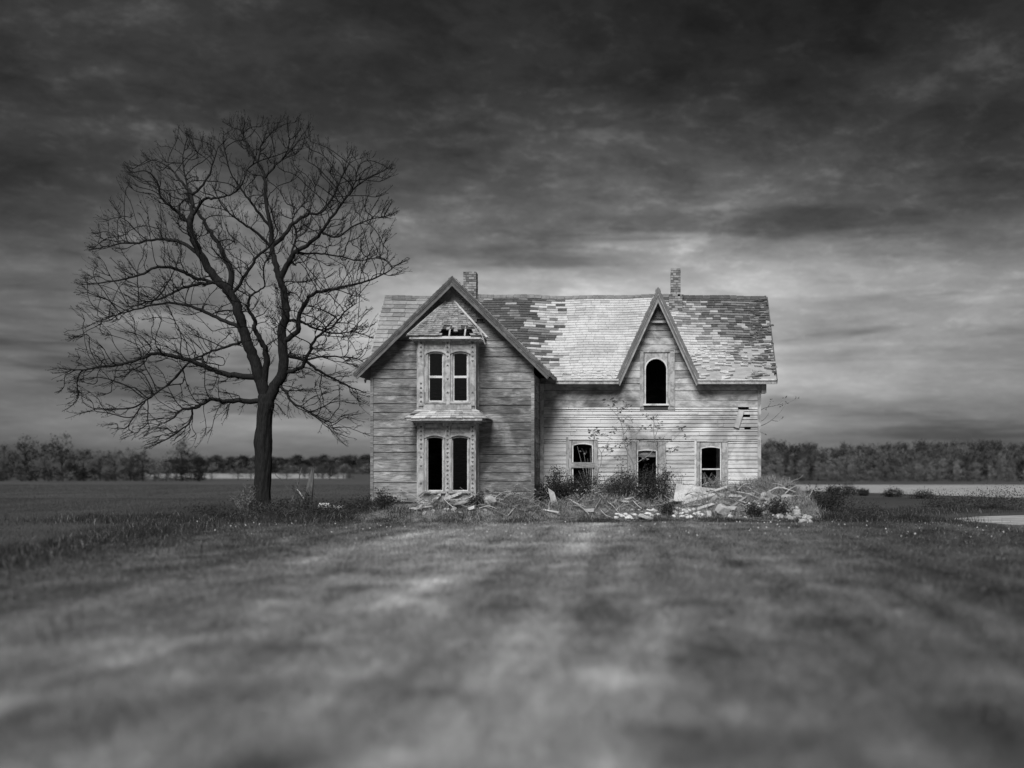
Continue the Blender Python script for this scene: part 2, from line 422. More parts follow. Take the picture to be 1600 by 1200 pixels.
WX0, WX1, WY = -9.93, -3.92, -2.45          # gable wing front
MX1 = 4.675                                  # right corner of main block
EAVE_Y, EAVE_Z, RIDGE_Y, RIDGE_Z = -0.5, 5.36, 3.0, 9.08
W_AX, W_AZ, W_RUN, W_DROP = -6.86, 8.91, 3.62, 3.55       # wing roof apex (outer), half width, drop
D_AX, D_AZ, D_RUN, D_DROP = 0.70, 8.91, 1.68, 3.67        # wall dormer
SL = math.hypot(RIDGE_Y - EAVE_Y, RIDGE_Z - EAVE_Z)
SC, SS = (RIDGE_Y - EAVE_Y) / SL, (RIDGE_Z - EAVE_Z) / SL

def siding(rows, xl, xr, cuts, emit, joints=None):
    """rows: list of (z0,z1). xl/xr: functions of z. cuts: rects (x0,x1,z0,z1). emit(xa0,xb0,xa1,xb1,z0,z1)"""
    for z0, z1 in rows:
        zs = sorted({z0, z1} | {z for c in cuts for z in (c[2], c[3]) if z0 + 0.015 < z < z1 - 0.015})
        for a, b in zip(zs[:-1], zs[1:]):
            zm = (a + b) / 2
            ed = [(None, None)]
            blk = sorted((c[0], c[1]) for c in cuts if c[2] < zm < c[3])
            segs = []; cur = None
            for c0, c1 in blk:
                segs.append((cur, c0)); cur = c1
            segs.append((cur, None))
            for s0, s1 in segs:
                xa0 = xl(a) if s0 is None else max(s0, xl(a)); xa1 = xl(b) if s0 is None else max(s0, xl(b))
                xb0 = xr(a) if s1 is None else min(s1, xr(a)); xb1 = xr(b) if s1 is None else min(s1, xr(b))
                if xb0 - xa0 < 0.02 or max(xb1 - xa1, xb0 - xa0) < 0.04: continue
                if xb1 < xa1: xa1 = xb1 = (xa1 + xb1) / 2
                js = []
                if joints and xb0 - xa0 > joints:
                    x = xa0 + random.uniform(0.4, 1.0) * joints
                    while x < min(xb0, xb1) - 0.6:
                        if x > max(xa0, xa1) + 0.5: js.append(x)
                        x += random.uniform(0.7, 1.6) * joints
                pa0, pa1 = xa0, xa1
                for x in js:
                    emit(pa0, x - 0.004, pa1, x - 0.004, a, b); pa0 = pa1 = x + 0.004
                emit(pa0, xb0, pa1, xb1, a, b)

def plank_emitter(name, parent, Y, m, proud=0.032, top=0.010, gap=0.008, sag=0.006):
    def emit(xa0, xb0, xa1, xb1, z0, z1):
        j = lambda: random.uniform(-sag, sag)
        w = random.uniform(-0.006, 0.008); b1, b2, b3, b4 = j(), j(), j(), j()
        z1 = z1 - gap
        p = proud + w
        xm0, xm1 = (xa0 + xb0) / 2, (xa1 + xb1) / 2; sg = random.uniform(-sag, sag) * 0.8
        P = [(xa0, Y - p, z0 + b1), (xb0, Y - p, z0 + b2), (xb0, Y, z0 + b2), (xa0, Y, z0 + b1),
             (xa1, Y - top - w, z1 + b3), (xb1, Y - top - w, z1 + b4), (xb1, Y, z1 + b4), (xa1, Y, z1 + b3)]
        HMB().hexa(P).build(name, m, parent)
    return emit
def joined_emitter(mb, y0, y1):
    def emit(xa0, xb0, xa1, xb1, z0, z1):
        mb.hexa([(xa0, y0, z0), (xb0, y0, z0), (xb0, y1, z0), (xa0, y1, z0), (xa1, y0, z1), (xb1, y0, z1), (xb1, y1, z1), (xa1, y1, z1)])
    return emit
def rows_from(zs): return list(zip(zs[:-1], zs[1:]))

# ------------------------------------------------------------------ openings: (x0,x1,z0,z1) of casing, and of clear hole
def rect_px(p0, p1, q0, q1, Y): return (atx(p0, Y), atx(p1, Y), atz(q1, Y), atz(q0, Y))
winA = dict(cas=rect_px(888, 934, 687, 772, 0), hole=rect_px(896, 925, 694, 764, 0), rise=0.055)
winB = dict(cas=rect_px(980, 1040, 689, 778, 0), hole=rect_px(997, 1025, 704, 757, 0), rise=0.03)
winC = dict(cas=rect_px(1088, 1137, 690, 768, 0), hole=rect_px(1096, 1125, 699, 762, 0), rise=0.055)
winD = dict(cas=rect_px(1000, 1054, 547, 640, 0), hole=rect_px(1009, 1041, 561, 631, 0), rise=0.40)
BAYX0, BAYX1, BAYY = -8.08, -5.97, -3.35
bay_hole = (BAYX0 + 0.12, BAYX1 - 0.12, 0.75, 6.45)

# ------------------------------------------------------------------ gable wing wall: wide bare planks, shingles in the tip
wing_wall = part('wing_wall')
wl = lambda z: max(WX0, W_AX - W_RUN * max(W_AZ - 0.10 - z, 0.0) / W_DROP)
wr = lambda z: min(WX1, W_AX + W_RUN * max(W_AZ - 0.10 - z, 0.0) / W_DROP)
TIPZ = atz(512, WY)
lz = [atz(p, WY) for p in (784, 769.6, 753.4, 736, 718, 706, 694, 681.2, 668.4, 656, 643.6, 630.4, 617.4, 604.5, 590.6, 577, 565.8, 547.5, 526, 505)]
rz = [atz(p, WY) for p in (784, 767, 751, 738, 722, 709, 697, 684, 671.5, 659, 645.5, 633, 620, 606.6, 595, 581, 569, 557, 543, 526, 505)]
mid = -7.0
cutL = [(BAYX0 + 0.03, 99, 0, 6.62)]; cutR = [(-99, BAYX1 - 0.03, 0, 6.62)]
em = plank_emitter('plank', wing_wall, WY, 'bare_wood', 0.036, 0.010, 0.010, 0.012)
siding(rows_from(lz), wl, lambda z: min(wr(z), mid - 0.004), cutL, em)
siding(rows_from(rz), lambda z: max(wl(z), mid), wr, cutR, em)
mb = HMB(); siding([(0.6, 3.0), (3.0, 5.3), (5.3, 6.6), (6.6, 7.7), (7.7, 8.75)], wl, wr, [bay_hole], joined_emitter(mb, WY, WY + 0.08))
mb.build('sheathing', 'sheathing', wing_wall)
# small shingles covering the gable tip, ragged lower edge
def tip_shingles(parent, cx, Y, xl, xr, z_low, z_top, step, ragged, name='gable_shingles', seed=1):
    rr = random.Random(seed); mb = HMB(); z = z_low; k = 0
    while z < z_top:
        z1 = min(z + step, z_top); x = xl(z) - rr.uniform(0, 0.2)
        while x < xr(z):
            w = rr.uniform(0.16, 0.24); a, b = max(x, xl(z)), min(x + w - 0.006, xr(z))
            if b - a > 0.02 and z >= ragged(0.5 * (a + b)) + rr.uniform(-0.03, 0.03):
                a1, b1 = max(a, xl(z1)), min(b, xr(z1))
                if b1 < a1: a1 = b1 = (a1 + b1) / 2
                d = rr.uniform(-0.006, 0.006); p = 0.062 + d
                mb.hexa([(a, Y - p, z - 0.012 + d), (b, Y - p, z - 0.012 - d), (b, Y - 0.03, z), (a, Y - 0.03, z),
                         (a1, Y - p + 0.018, z1), (b1, Y - p + 0.018, z1), (b1, Y - 0.03, z1), (a1, Y - 0.03, z1)], rr.choice((0, 0, 1)))
            x += w
        z += step; k += 1
    o = mb.build(name, ['shingle_mid', 'old_shingle'], parent); o['kind'] = 'stuff'; return o
rag = lambda x: (7.0 + 0.25 * math.sin(5 * x) + (0.12 if x > W_AX else 0.0))
tip_shingles(wing_wall, W_AX, WY, wl, wr, 6.9, 8.7, 0.105, rag, seed=3)
HMB().box(WX0 - 0.02, WX0 + 0.09, WY - 0.055, WY + 0.02, 0.66, 5.25).build('corner_board', 'bare_wood', wing_wall)
HMB().box(WX1 - 0.10, WX1 + 0.02, WY - 0.055, WY + 0.02, 0.66, 5.30).build('corner_board', 'bare_wood', wing_wall)

# right-hand return of the wing, boards running back to the main wall
side_wall = part('wing_side_wall')
for z0, z1 in rows_from([0.66 + 0.315 * i for i in range(16)]):
    p = 0.03 + random.uniform(-0.005, 0.006); w = random.uniform(-0.01, 0.01)
    X = WX1
    HMB().hexa([(X, WY + 0.02, z0), (X + p, WY + 0.02, z0), (X + p, -0.03, z0 + w), (X, -0.03, z0 + w),
                (X, WY + 0.02, z1 - 0.01), (X + 0.01, WY + 0.02, z1 - 0.01), (X + 0.01, -0.03, z1 - 0.01 + w), (X, -0.03, z1 - 0.01 + w)]).build('plank', 'bare_wood', side_wall)
HMB().box(WX1 - 0.08, WX1 - 0.005, WY + 0.05, 0.1, 0.4, 5.4).build('sheathing', 'sheathing', side_wall)
HMB().box(WX1 + 0.03, WX1 + 0.17, -0.19, -0.035, 0.62, 5.2).build('corner_board', 'trim_grey', side_wall)

# ------------------------------------------------------------------ main front: white clapboards below, wide boards above, dormer tip
main_wall = part('main_wall')
dl = lambda z: max(WX1, D_AX - D_RUN * max(D_AZ - 0.12 - z, 0.0) / D_DROP) if z > 5.445 else WX1
dr = lambda z: min(MX1, D_AX + D_RUN * max(D_AZ - 0.12 - z, 0.0) / D_DROP) if z > 5.445 else MX1
cuts = [w['cas'] for w in (winA, winB, winC, winD)]
split = 4.30
z_low = 0.50
n_cl = 24
cz = [z_low + (split - z_low) * i / n_cl for i in range(n_cl + 1)]
holes = [(atx(1153, 0), atx(1170, 0), atz(639.5, 0), atz(635.5, 0)), (atx(1158, 0), atx(1172, 0), atz(652, 0), atz(647.5, 0)), (atx(1163, 0), atx(1173, 0), atz(671, 0), atz(667, 0))]
siding(rows_from(cz), lambda z: WX1 + 0.03, lambda z: MX1 - 0.08, cuts + holes, plank_emitter('clapboard', main_wall, 0.0, 'white_clapboard', 0.032, 0.006, 0.004, 0.009), joints=2.6)
uz = [split, 4.56, 4.95, 5.22, 5.44]
siding(rows_from(uz), lambda z: WX1 + 0.03, lambda z: MX1 - 0.08, cuts, plank_emitter('wide_board', main_wall, 0.0, 'upper_board', 0.022, 0.006, 0.012, 0.006), joints=4.5)
gz_ = [5.45, 5.74, 6.08, 6.42, 6.75, 7.02, 7.30, 7.62, 7.95]
siding(rows_from(gz_), dl, dr, cuts, plank_emitter('wide_board', main_wall, 0.0, 'upper_board', 0.022, 0.006, 0.012, 0.006))
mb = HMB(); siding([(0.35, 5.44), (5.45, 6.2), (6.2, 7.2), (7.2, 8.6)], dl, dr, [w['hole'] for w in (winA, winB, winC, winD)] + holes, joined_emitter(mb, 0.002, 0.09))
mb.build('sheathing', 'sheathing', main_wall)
tip_shingles(main_wall, D_AX, 0.0, dl, dr, 7.66, 8.62, 0.10, lambda x: 7.72 + 0.42 * 0 - 0.35 * min(1, abs(x - D_AX) / 0.5) ** 3, seed=9)
HMB().box(D_AX - 0.42, D_AX + 0.40, -0.13, -0.03, 7.58, 7.66, j=0.012).build('loose_strip', 'trim_grey', main_wall)
HMB().box(MX1 - 0.085, MX1 + 0.05, -0.05, 0.06, 0.42, 5.3).build('corner_board', 'trim_grey', main_wall)
for hx in ((1170, 1186, 634, 641), (1172, 1186, 645, 672)):     # bits of board left between the holes
    r = rect_px(*hx, 0)
a, b = at(1158.5, 641, -0.05), at(1150, 668, -0.05)
d = (b - a).normalized(); nrm = Vector((d.z, 0, -d.x)) * 0.11
HMB().hexa([a - nrm + Vector((0, -0.035, 0)), a + nrm + Vector((0, -0.035, 0)), a + nrm, a - nrm, b - nrm + Vector((0, -0.055, 0)), b + nrm + Vector((0, -0.055, 0)), b + nrm + Vector((0, -0.03, 0)), b - nrm + Vector((0, -0.03, 0))]).build('hanging_board', 'white_clapboard', main_wall)
# header board over the middle opening
HMB().box(atx(972, 0), atx(1049, 0), -0.075, -0.035, atz(686, 0), atz(680, 0), j=0.006).build('header_board', 'white_clapboard', main_wall)

# foundation stones under the walls
foundation = part('foundation')
def stone_course(x0, x1, y0, y1, z0, z1):
    x = x0
    while x < x1 - 0.05:
        w = min(random.uniform(0.35, 0.75), x1 - x)
        HMB().box(x + 0.01, x + w - 0.01, y0 + random.uniform(-0.03, 0.02), y1, z0, z1 - 0.015, j=0.012).build('foundation_stone', 'foundation_stone', foundation)
        x += w
stone_course(WX0, BAYX0, WY + 0.02, WY + 0.35, 0.0, 0.33); stone_course(WX0 + 0.05, BAYX0, WY + 0.02, WY + 0.35, 0.33, 0.66)
stone_course(BAYX1, WX1, WY + 0.02, WY + 0.35, 0.0, 0.33); stone_course(BAYX1, WX1, WY + 0.02, WY + 0.35, 0.33, 0.66)
stone_course(WX1, MX1, 0.03, 0.35, -0.02, 0.45)
stone_course(BAYX0 + 0.05, BAYX1 - 0.05, BAYY + 0.06, BAYY + 0.3, 0, 0.60)

# shell: other walls, floors, partitions (dark rooms behind the empty windows)
shell = part('room_shell')
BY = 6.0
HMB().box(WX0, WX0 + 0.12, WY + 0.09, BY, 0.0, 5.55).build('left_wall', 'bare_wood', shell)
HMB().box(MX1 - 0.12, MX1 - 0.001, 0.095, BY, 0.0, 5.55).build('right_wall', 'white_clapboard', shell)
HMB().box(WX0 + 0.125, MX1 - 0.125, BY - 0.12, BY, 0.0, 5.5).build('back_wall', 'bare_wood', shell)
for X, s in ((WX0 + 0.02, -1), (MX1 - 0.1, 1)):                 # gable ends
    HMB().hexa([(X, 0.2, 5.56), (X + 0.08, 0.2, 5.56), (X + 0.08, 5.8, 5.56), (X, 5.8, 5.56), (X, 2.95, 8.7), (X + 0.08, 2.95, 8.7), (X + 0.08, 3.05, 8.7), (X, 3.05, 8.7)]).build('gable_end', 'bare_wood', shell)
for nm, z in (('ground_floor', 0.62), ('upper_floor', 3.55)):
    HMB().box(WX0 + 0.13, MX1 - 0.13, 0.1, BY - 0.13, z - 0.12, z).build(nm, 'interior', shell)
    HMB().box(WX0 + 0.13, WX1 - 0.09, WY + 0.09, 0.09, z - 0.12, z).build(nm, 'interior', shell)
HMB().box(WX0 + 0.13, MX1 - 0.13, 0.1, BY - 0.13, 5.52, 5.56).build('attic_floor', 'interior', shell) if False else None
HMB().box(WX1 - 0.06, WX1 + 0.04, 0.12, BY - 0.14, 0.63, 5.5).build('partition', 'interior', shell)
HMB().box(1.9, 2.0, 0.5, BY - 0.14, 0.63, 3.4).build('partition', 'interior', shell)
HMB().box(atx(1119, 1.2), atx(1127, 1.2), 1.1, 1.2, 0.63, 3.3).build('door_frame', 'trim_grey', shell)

# ------------------------------------------------------------------ windows
def arch_pts(x0, x1, zs, rise, n=12):
    """points along a segmental arch from x0 to x1, springing at zs"""
    w = (x1 - x0) / 2; cx = (x0 + x1) / 2
    r = (w * w + rise * rise) / (2 * rise); c = zs + rise - r
    a = math.asin(min(1, w / r))
    return [(cx + r * math.sin(-a + 2 * a * i / n), c + r * math.cos(-a + 2 * a * i / n)) for i in range(n + 1)]
def arch_head(mb, x0, x1, zs, rise, ztop, y0, y1, n=12):
    P = arch_pts(x0, x1, zs, rise, n)
    for (xa, za), (xb, zb) in zip(P[:-1], P[1:]):
        mb.hexa([(xa, y0, za), (xb, y0, zb), (xb, y1, zb), (xa, y1, za), (xa, y0, ztop), (xb, y0, ztop), (xb, y1, ztop), (xa, y1, ztop)])
def arch_band(mb, x0, x1, zs, rise, t, y0, y1, n=12):
    P = arch_pts(x0, x1, zs, rise, n); Q = arch_pts(x0 - t, x1 + t, zs, rise + t, n)
    for i in range(n):
        a, b, c, d = P[i], P[i + 1], Q[i + 1], Q[i]
        mb.hexa([(a[0], y0, a[1]), (b[0], y0, b[1]), (b[0], y1, b[1]), (a[0], y1, a[1]), (d[0], y0, d[1]), (c[0], y0, c[1]), (c[0], y1, c[1]), (d[0], y1, d[1])])
def window(w, parent, Y, meeting=None, cm='trim_grey', sm='trim_white', sill=True, name='window'):
    wd = part(name, parent)
    (cx0, cx1, cz0, cz1), (hx0, hx1, hz0, hz1), rise = w['cas'], w['hole'], w['rise']
    zs = hz1 - rise
    f0, f1 = Y - 0.060, Y + 0.002
    HMB().box(cx0, hx0 - 0.072, f0, f1, cz0, cz1 - 0.005, j=0.003).build('casing', cm, wd)
    HMB().box(hx1 + 0.072, cx1, f0, f1, cz0, cz1 - 0.005, j=0.003).build('casing', cm, wd)
    mb = HMB(); arch_head(mb, hx0 - 0.05, hx1 + 0.05, zs, rise + 0.03, cz1, f0 + 0.006, f1); mb.build('head_casing', cm, wd)
    # frame set just inside the casing
    g0, g1 = Y - 0.075, Y + 0.11
    HMB().box(hx0 - 0.05, hx0, g0, g1, hz0, zs).build('frame', sm, wd)
    HMB().box(hx1, hx1 + 0.05, g0, g1, hz0, zs).build('frame', sm, wd)
    mb = HMB(); arch_band(mb, hx0, hx1, zs, rise, 0.05, g0, g1); mb.build('arch_trim', sm, wd)
    for a_, b_ in ((cx0 - 0.004, cx0 + 0.024), (cx1 - 0.024, cx1 + 0.004)):
        HMB().box(a_, b_, f0 - 0.022, f0 - 0.001, cz0, cz1 + 0.012).build('back_band', cm, wd)
    HMB().box(cx0 + 0.026, cx1 - 0.026, f0 - 0.022, f0 + 0.004, cz1 - 0.018, cz1 + 0.012).build('back_band', cm, wd)
    if sill: HMB().box(hx0 - 0.10, hx1 + 0.10, Y - 0.12, Y + 0.1, hz0 - 0.07, hz0 - 0.002).build('sill', sm, wd)
    if meeting:
        HMB().box(hx0, hx1, Y + 0.02, Y + 0.07, meeting - 0.025, meeting + 0.025).build('meeting_rail', sm, wd)
    return wd
wA = window(winA, house, 0.0)
HMB().box(winA['hole'][0] - 0.08, winA['hole'][1] + 0.09, -0.115, -0.078, atz(731, 0), atz(722.5, 0), j=0.008).build('nailed_board', 'bare_wood', wA)
HMB().box(winA['cas'][0] - 0.09, winA['cas'][0] - 0.003, -0.055, -0.01, winA['cas'][2], winA['cas'][3] + 0.1).build('outer_board', 'trim_grey', wA)
wB = window(winB, house, 0.0, cm='trim_grey')
HMB().box(winB['hole'][0] + 0.003, winB['hole'][1] - 0.003, 0.03, 0.07, atz(714, 0), atz(704, 0), j=0.002).build('top_rail', 'bare_wood', wB)
wC = window(winC, house, 0.0, meeting=atz(733, 0))
HMB().box(winC['cas'][0] - 0.005 - 0.07, winC['cas'][0] - 0.005, -0.05, -0.01, winC['cas'][2], winC['cas'][3] + 0.02).build('outer_board', 'trim_white', wC)
wD = window(winD, house, 0.0, cm='trim_grey')
HMB().box(winD['cas'][0], winD['cas'][0] + 0.13, -0.09, -0.062, winD['cas'][2] + 0.12, winD['cas'][3] - 0.12, j=0.006).build('outer_board', 'trim_grey', wD)
HMB().box(winD['cas'][1] - 0.17, winD['cas'][1], -0.09, -0.062, winD['cas'][2] + 0.12, winD['cas'][3] - 0.12, j=0.008).build('outer_board', 'trim_grey', wD)
HMB().box(winD['cas'][0] + 0.13, winD['cas'][1] - 0.18, -0.095, -0.062, winD['cas'][3] - 0.09, winD['cas'][3] + 0.01, j=0.006).build('header_board', 'trim_grey', wD)
HMB().box(winD['hole'][0] - 0.22, winD['hole'][1] + 0.2, -0.05, -0.004, winD['cas'][2], winD['hole'][2] - 0.075).build('apron', 'sheathing', wD)
# ------------------------------------------------------------------ two-storey bay window on the wing
bay = part('bay_window')
BY0 = BAYY
def bpx(p): return atx(p, BY0)
def bpz(q): return atz(q, BY0)
bz0 = bpz(784); bztop = bpz(527); skz = bpz(655)
openings = []
for p0, p1 in ((669, 692.5), (707.5, 731)):
    openings.append((bpx(p0), bpx(p1), bpz(627.5), bpz(552), 'up'))
for p0, p1 in ((667, 692), (706, 731)):
    openings.append((bpx(p0), bpx(p1), bpz(767.5), bpz(683.5), 'low'))
mb = HMB()
siding([(bz0, skz), (skz, bztop)], lambda z: BAYX0 + 0.02, lambda z: BAYX1 - 0.02, [o[:4] for o in openings], joined_emitter(mb, BY0, BY0 + 0.05))
mb.build('front_panel', 'trim_grey', bay)
for X0, X1 in ((BAYX0, BAYX0 + 0.06), (BAYX1 - 0.06, BAYX1)):
    HMB().box(X0, X1, BY0 + 0.052, WY, bz0, bztop - 0.002).build('side_panel', 'trim_grey', bay)
HMB().box(BAYX0 + 0.065, BAYX1 - 0.065, BY0 + 0.06, WY + 0.05, skz - 0.05, skz + 0.05).build('floor', 'interior', bay)
HMB().box(BAYX0 + 0.065, BAYX1 - 0.065, BY0 + 0.06, WY + 0.05, bz0, bz0 + 0.05).build('floor', 'interior', bay)
# side pilasters with thin edge strips, so that the right return reads as layered boards
HMB().box(BAYX1 + 0.002, BAYX1 + 0.035, BY0 - 0.03, BY0 + 0.12, bz0, bztop).build('edge_strip', 'trim_grey', bay)
HMB().box(BAYX1 + 0.002, BAYX1 + 0.035, WY - 0.16, WY - 0.04, bz0 + 0.1, bztop).build('edge_strip', 'trim_grey', bay)
def heart(s):
    return [(0, -s), (s * 0.75, -0.1 * s), (s * 0.95, 0.45 * s), (s * 0.55, 0.85 * s), (0, 0.45 * s), (-s * 0.55, 0.85 * s), (-s * 0.95, 0.45 * s), (-s * 0.75, -0.1 * s)]
def disc(s): return [(s * 0.8 * math.cos(a * math.pi / 4), s * 0.8 * math.sin(a * math.pi / 4)) for a in range(8)]
def spade(s): return [(x, -z) for x, z in reversed(heart(s))]
def clover(s):
    r = []
    for a in range(16):
        w = a * math.pi / 8; k = s * (0.62 + 0.38 * abs(math.cos(1.5 * (w - math.pi / 2))))
        r.append((k * math.cos(w), k * math.sin(w)))
    return r
SHAPES = (heart, disc, spade)
def pilaster(p0, p1, q0, q1, count, worn):
    pl = HMB().box(bpx(p0), bpx(p1), BY0 - 0.052, BY0 - 0.002, bpz(q1), bpz(q0)).build('pilaster', 'trim_grey', bay)
    cx = (bpx(p0) + bpx(p1)) / 2; mb = HMB(); dz = (bpz(q0) - bpz(q1) - 0.12) / count
    for i in range(count):
        if i > worn and random.random() < 0.65: continue
        z = bpz(q0) - 0.14 - dz * i
        sh = (heart, clover, spade)[i % 3] if i % 4 else heart
        mb.prism([(cx + x, z + y) for x, y in sh(0.047)], BY0 - 0.0545, BY0 - 0.050)  # flat dark plates stand in for the shadow in pierced holes
    mb.build('fretwork_shade', 'cutout_shade', bay)['kind'] = 'stuff'
for p0, p1 in ((654, 662.5), (696, 703.5), (735.5, 742)):
    pilaster(p0, p1, 530, 634, 14, 4 if p0 > 730 else 3)
    pilaster(p0, p1, 661, 782, 17, 20 if p0 > 660 else 5)
# brackets under both cornices
for q in (529, 660):
    for p in (652, 663.5, 694.5, 705, 734, 743):
        x = bpx(p)
        HMB().box(x - 0.035, x + 0.035, BY0 - 0.16, BY0 - 0.053, bpz(q + 6), bpz(q) + 0.01).build('bracket', 'rake_trim', bay)
# casings, sashes and panes
for x0, x1, z0, z1, kind in openings:
    wd = []
    rise = 0.05; zs = z1 - rise
    mb = HMB(); arch_head(mb, x0, x1, zs, rise, z1 + 0.004, BY0 - 0.01, BY0 + 0.05); mb.build('arch_head', 'trim_grey', bay)
    mb = HMB(); arch_band(mb, x0 - 0.05, x1 + 0.05, zs + 0.03, rise + 0.04, 0.045, BY0 - 0.075, BY0 - 0.001); mb.build('arch_molding', 'rake_trim', bay)
    for a, b in ((x0 - 0.065, x0 - 0.002), (x1 + 0.002, x1 + 0.065)):
        HMB().box(a, b, BY0 - 0.04, BY0 - 0.001, z0, zs + 0.02).build('casing', 'trim_grey', bay)
    HMB().box(x0 - 0.11, x1 + 0.11, BY0 - 0.10, BY0 - 0.002, z0 - 0.075, z0 - 0.004).build('sill', 'trim_grey', bay)
    s0, s1 = BY0 + 0.055, BY0 + 0.10
    sash = HMB()
    st = 0.045 if kind == 'up' else 0.03
    sash.box(x0 - 0.01, x0 + st, s0, s1, z0, z1); sash.box(x1 - st, x1 + 0.01, s0, s1, z0, z1)
    sash.box(x0 + st, x1 - st, s0, s1, z0, z0 + 0.04)
    if kind == 'up':
        sash.box(x0 + st, x1 - st, s0 - 0.03, s1, bpz(590.5), bpz(587))
    sash.build('sash', 'trim_white', bay)
    if not (kind == 'low' and x0 < -7.2):
        HMB().box(x0 + st, x1 - st, s0 + 0.02, s0 + 0.024, z0 + 0.04, z1).build('pane', 'old_glass', bay)
# panel boards above the windows
for q0, q1 in ((532, 545), (663, 675)):
    for p0, p1 in ((664, 694), (705, 734)):
        HMB().box(bpx(p0), bpx(p1), BY0 - 0.025, BY0 - 0.001, bpz((q0 + q1) / 2 - 1), bpz(q0)).build('frieze_panel', 'trim_grey', bay)
        HMB().box(bpx(p0 + 1), bpx(p1 - 1), BY0 - 0.015, BY0 - 0.001, bpz(q1), bpz((q0 + q1) / 2 + 1)).build('frieze_panel', 'trim_grey', bay)
HMB().box(bpx(662), bpx(737), BY0 - 0.07, BY0 - 0.012, bpz(640), bpz(631.5)).build('apron_board', 'trim_grey', bay)
# cornices
uez = 6.64
HMB().box(-8.28, -5.72, BY0 - 0.30, WY - 0.04, uez - 0.09, uez).build('cornice', 'trim_white', bay)
HMB().box(-8.16, -5.86, BY0 - 0.20, WY - 0.06, uez - 0.15, uez - 0.092).build('cornice_molding', 'trim_grey', bay)
HMB().box(-8.34, -5.64, BY0 - 0.50, WY - 0.04, skz - 0.07, skz - 0.002).build('cornice', 'rake_trim', bay)
HMB().box(-8.16, -5.84, BY0 - 0.30, WY - 0.06, skz - 0.13, skz - 0.072).build('cornice_molding', 'trim_grey', bay)

def hip_courses(parent, eave, top, steps, zf, name, seed, holes=None, thick=0.035, wmin=0.09, wmax=0.19, mats=('old_shingle', 'shingle_grey'), parts=True):
    """hipped skirt: eave=(x0,x1,y), top=(x0,x1,y), both with z in zf=(z0,z1); front and both flanks"""
    rr = random.Random(seed); (ex0, ex1, ey), (tx0, tx1, ty), (z0, z1) = eave, top, zf
    rest = HMB()
    L = lambda a, b, t: a + (b - a) * t
    for face in ('front', 'left', 'right'):
        if face == 'front': A0, A1, B0, B1 = (ex0, ey, z0), (ex1, ey, z0), (tx0, ty, z1), (tx1, ty, z1)
        elif face == 'left': A0, A1, B0, B1 = (ex0, WY - 0.06, z0), (ex0, ey, z0), (tx0, WY - 0.06, z1), (tx0, ty, z1)
        else: A0, A1, B0, B1 = (ex1, ey, z0), (ex1, WY - 0.06, z0), (tx1, ty, z1), (tx1, WY - 0.06, z1)
        A0, A1, B0, B1 = map(Vector, (A0, A1, B0, B1))
        n = (A1 - A0).cross(B0 - A0)
        if n.length < 1e-6: n = (A1 - A0).cross(B1 - A0)
        n.normalize()
        if n.z < 0: n = -n
        for i in range(steps):
            t0, t1 = i / steps, min(1, (i + 1.25) / steps)
            a0, a1, b0, b1 = A0.lerp(B0, t0), A1.lerp(B1, t0), A0.lerp(B0, t1), A1.lerp(B1, t1)
            wl_ = (a1 - a0).length
            if wl_ < 0.03: continue
            s = -rr.uniform(0, 0.5) * wmin / wl_
            while s < 1:
                e = s + rr.uniform(wmin, wmax) / wl_
                u0, u1 = max(0, s), min(1, e - 0.006 / wl_)
                s = e
                if u1 - u0 < 0.01: continue
                m_ = a0.lerp(a1, (u0 + u1) / 2)
                if holes and face == 'front' and holes(m_.x, t0, rr): continue
                if rr.random() < 0.03 and name == 'shingle' and not holes: continue
                dn = rr.uniform(0, 0.02); lift = n * (thick + dn); sl = (b0 - a0).normalized() * rr.uniform(-0.02, 0.015)
                q = [a0.lerp(a1, u0) + sl, a0.lerp(a1, u1) + sl, b0.lerp(b1, u1), b0.lerp(b1, u0)]
                hx = [q[0], q[1], q[2], q[3], q[0] + lift, q[1] + lift, q[2] + n * 0.012, q[3] + n * 0.012]
                if parts: HMB().hexa(hx).build(name, rr.choice(mats), parent)
                else: rest.hexa(hx, rr.choice((0, 0, 1)))
    if not parts:
        o = rest.build(name, list(mats), parent); o['kind'] = 'stuff'
# upper hip roof with its broken corner
def hip_hole(x, t, rr):
    if x > -7.15 and x < -6.0 and t < 0.17 + 0.09 * math.sin(x * 7 + 1) + 0.04 * math.sin(x * 23): return rr.random() < 0.97 if t > 0.02 or x < -6.1 else False
    if x > -7.0 and t < 0.24: return rr.random() < 0.35
    if abs(x + 6.45) < 0.06 and 0.48 < t < 0.6: return True
    return False
E0, T0, ZF = (-8.34, -5.70, BY0 - 0.34), (-7.16, -6.84, WY - 0.07), (uez + 0.005, 8.03)
hip_courses(bay, E0, T0, 17, ZF, 'hip_shingles', 21, hip_hole, parts=False)
def L3(a, b, t): return Vector(a).lerp(Vector(b), t)
fa, fb, fc, fd = (E0[0], E0[2], ZF[0]), (E0[1], E0[2], ZF[0]), (T0[1], T0[2], ZF[1]), (T0[0], T0[2], ZF[1])
mb = HMB(); lo = 0.21
mb.slab([L3(fa, fd, lo) - Vector((0, 0, .004)), L3(fb, fc, lo) - Vector((0, 0, .004)), fc, fd], 0.03)
mb.slab([(fa[0], fa[1], fa[2]), (-7.2, fa[1], fa[2]), (-7.2, *L3(fa, fd, lo)[1:]), L3(fa, fd, lo)], 0.03)
mb.slab([(-5.98, fa[1], fa[2]), fb, L3(fb, fc, lo), (-5.98, *L3(fa, fd, lo)[1:])], 0.03)
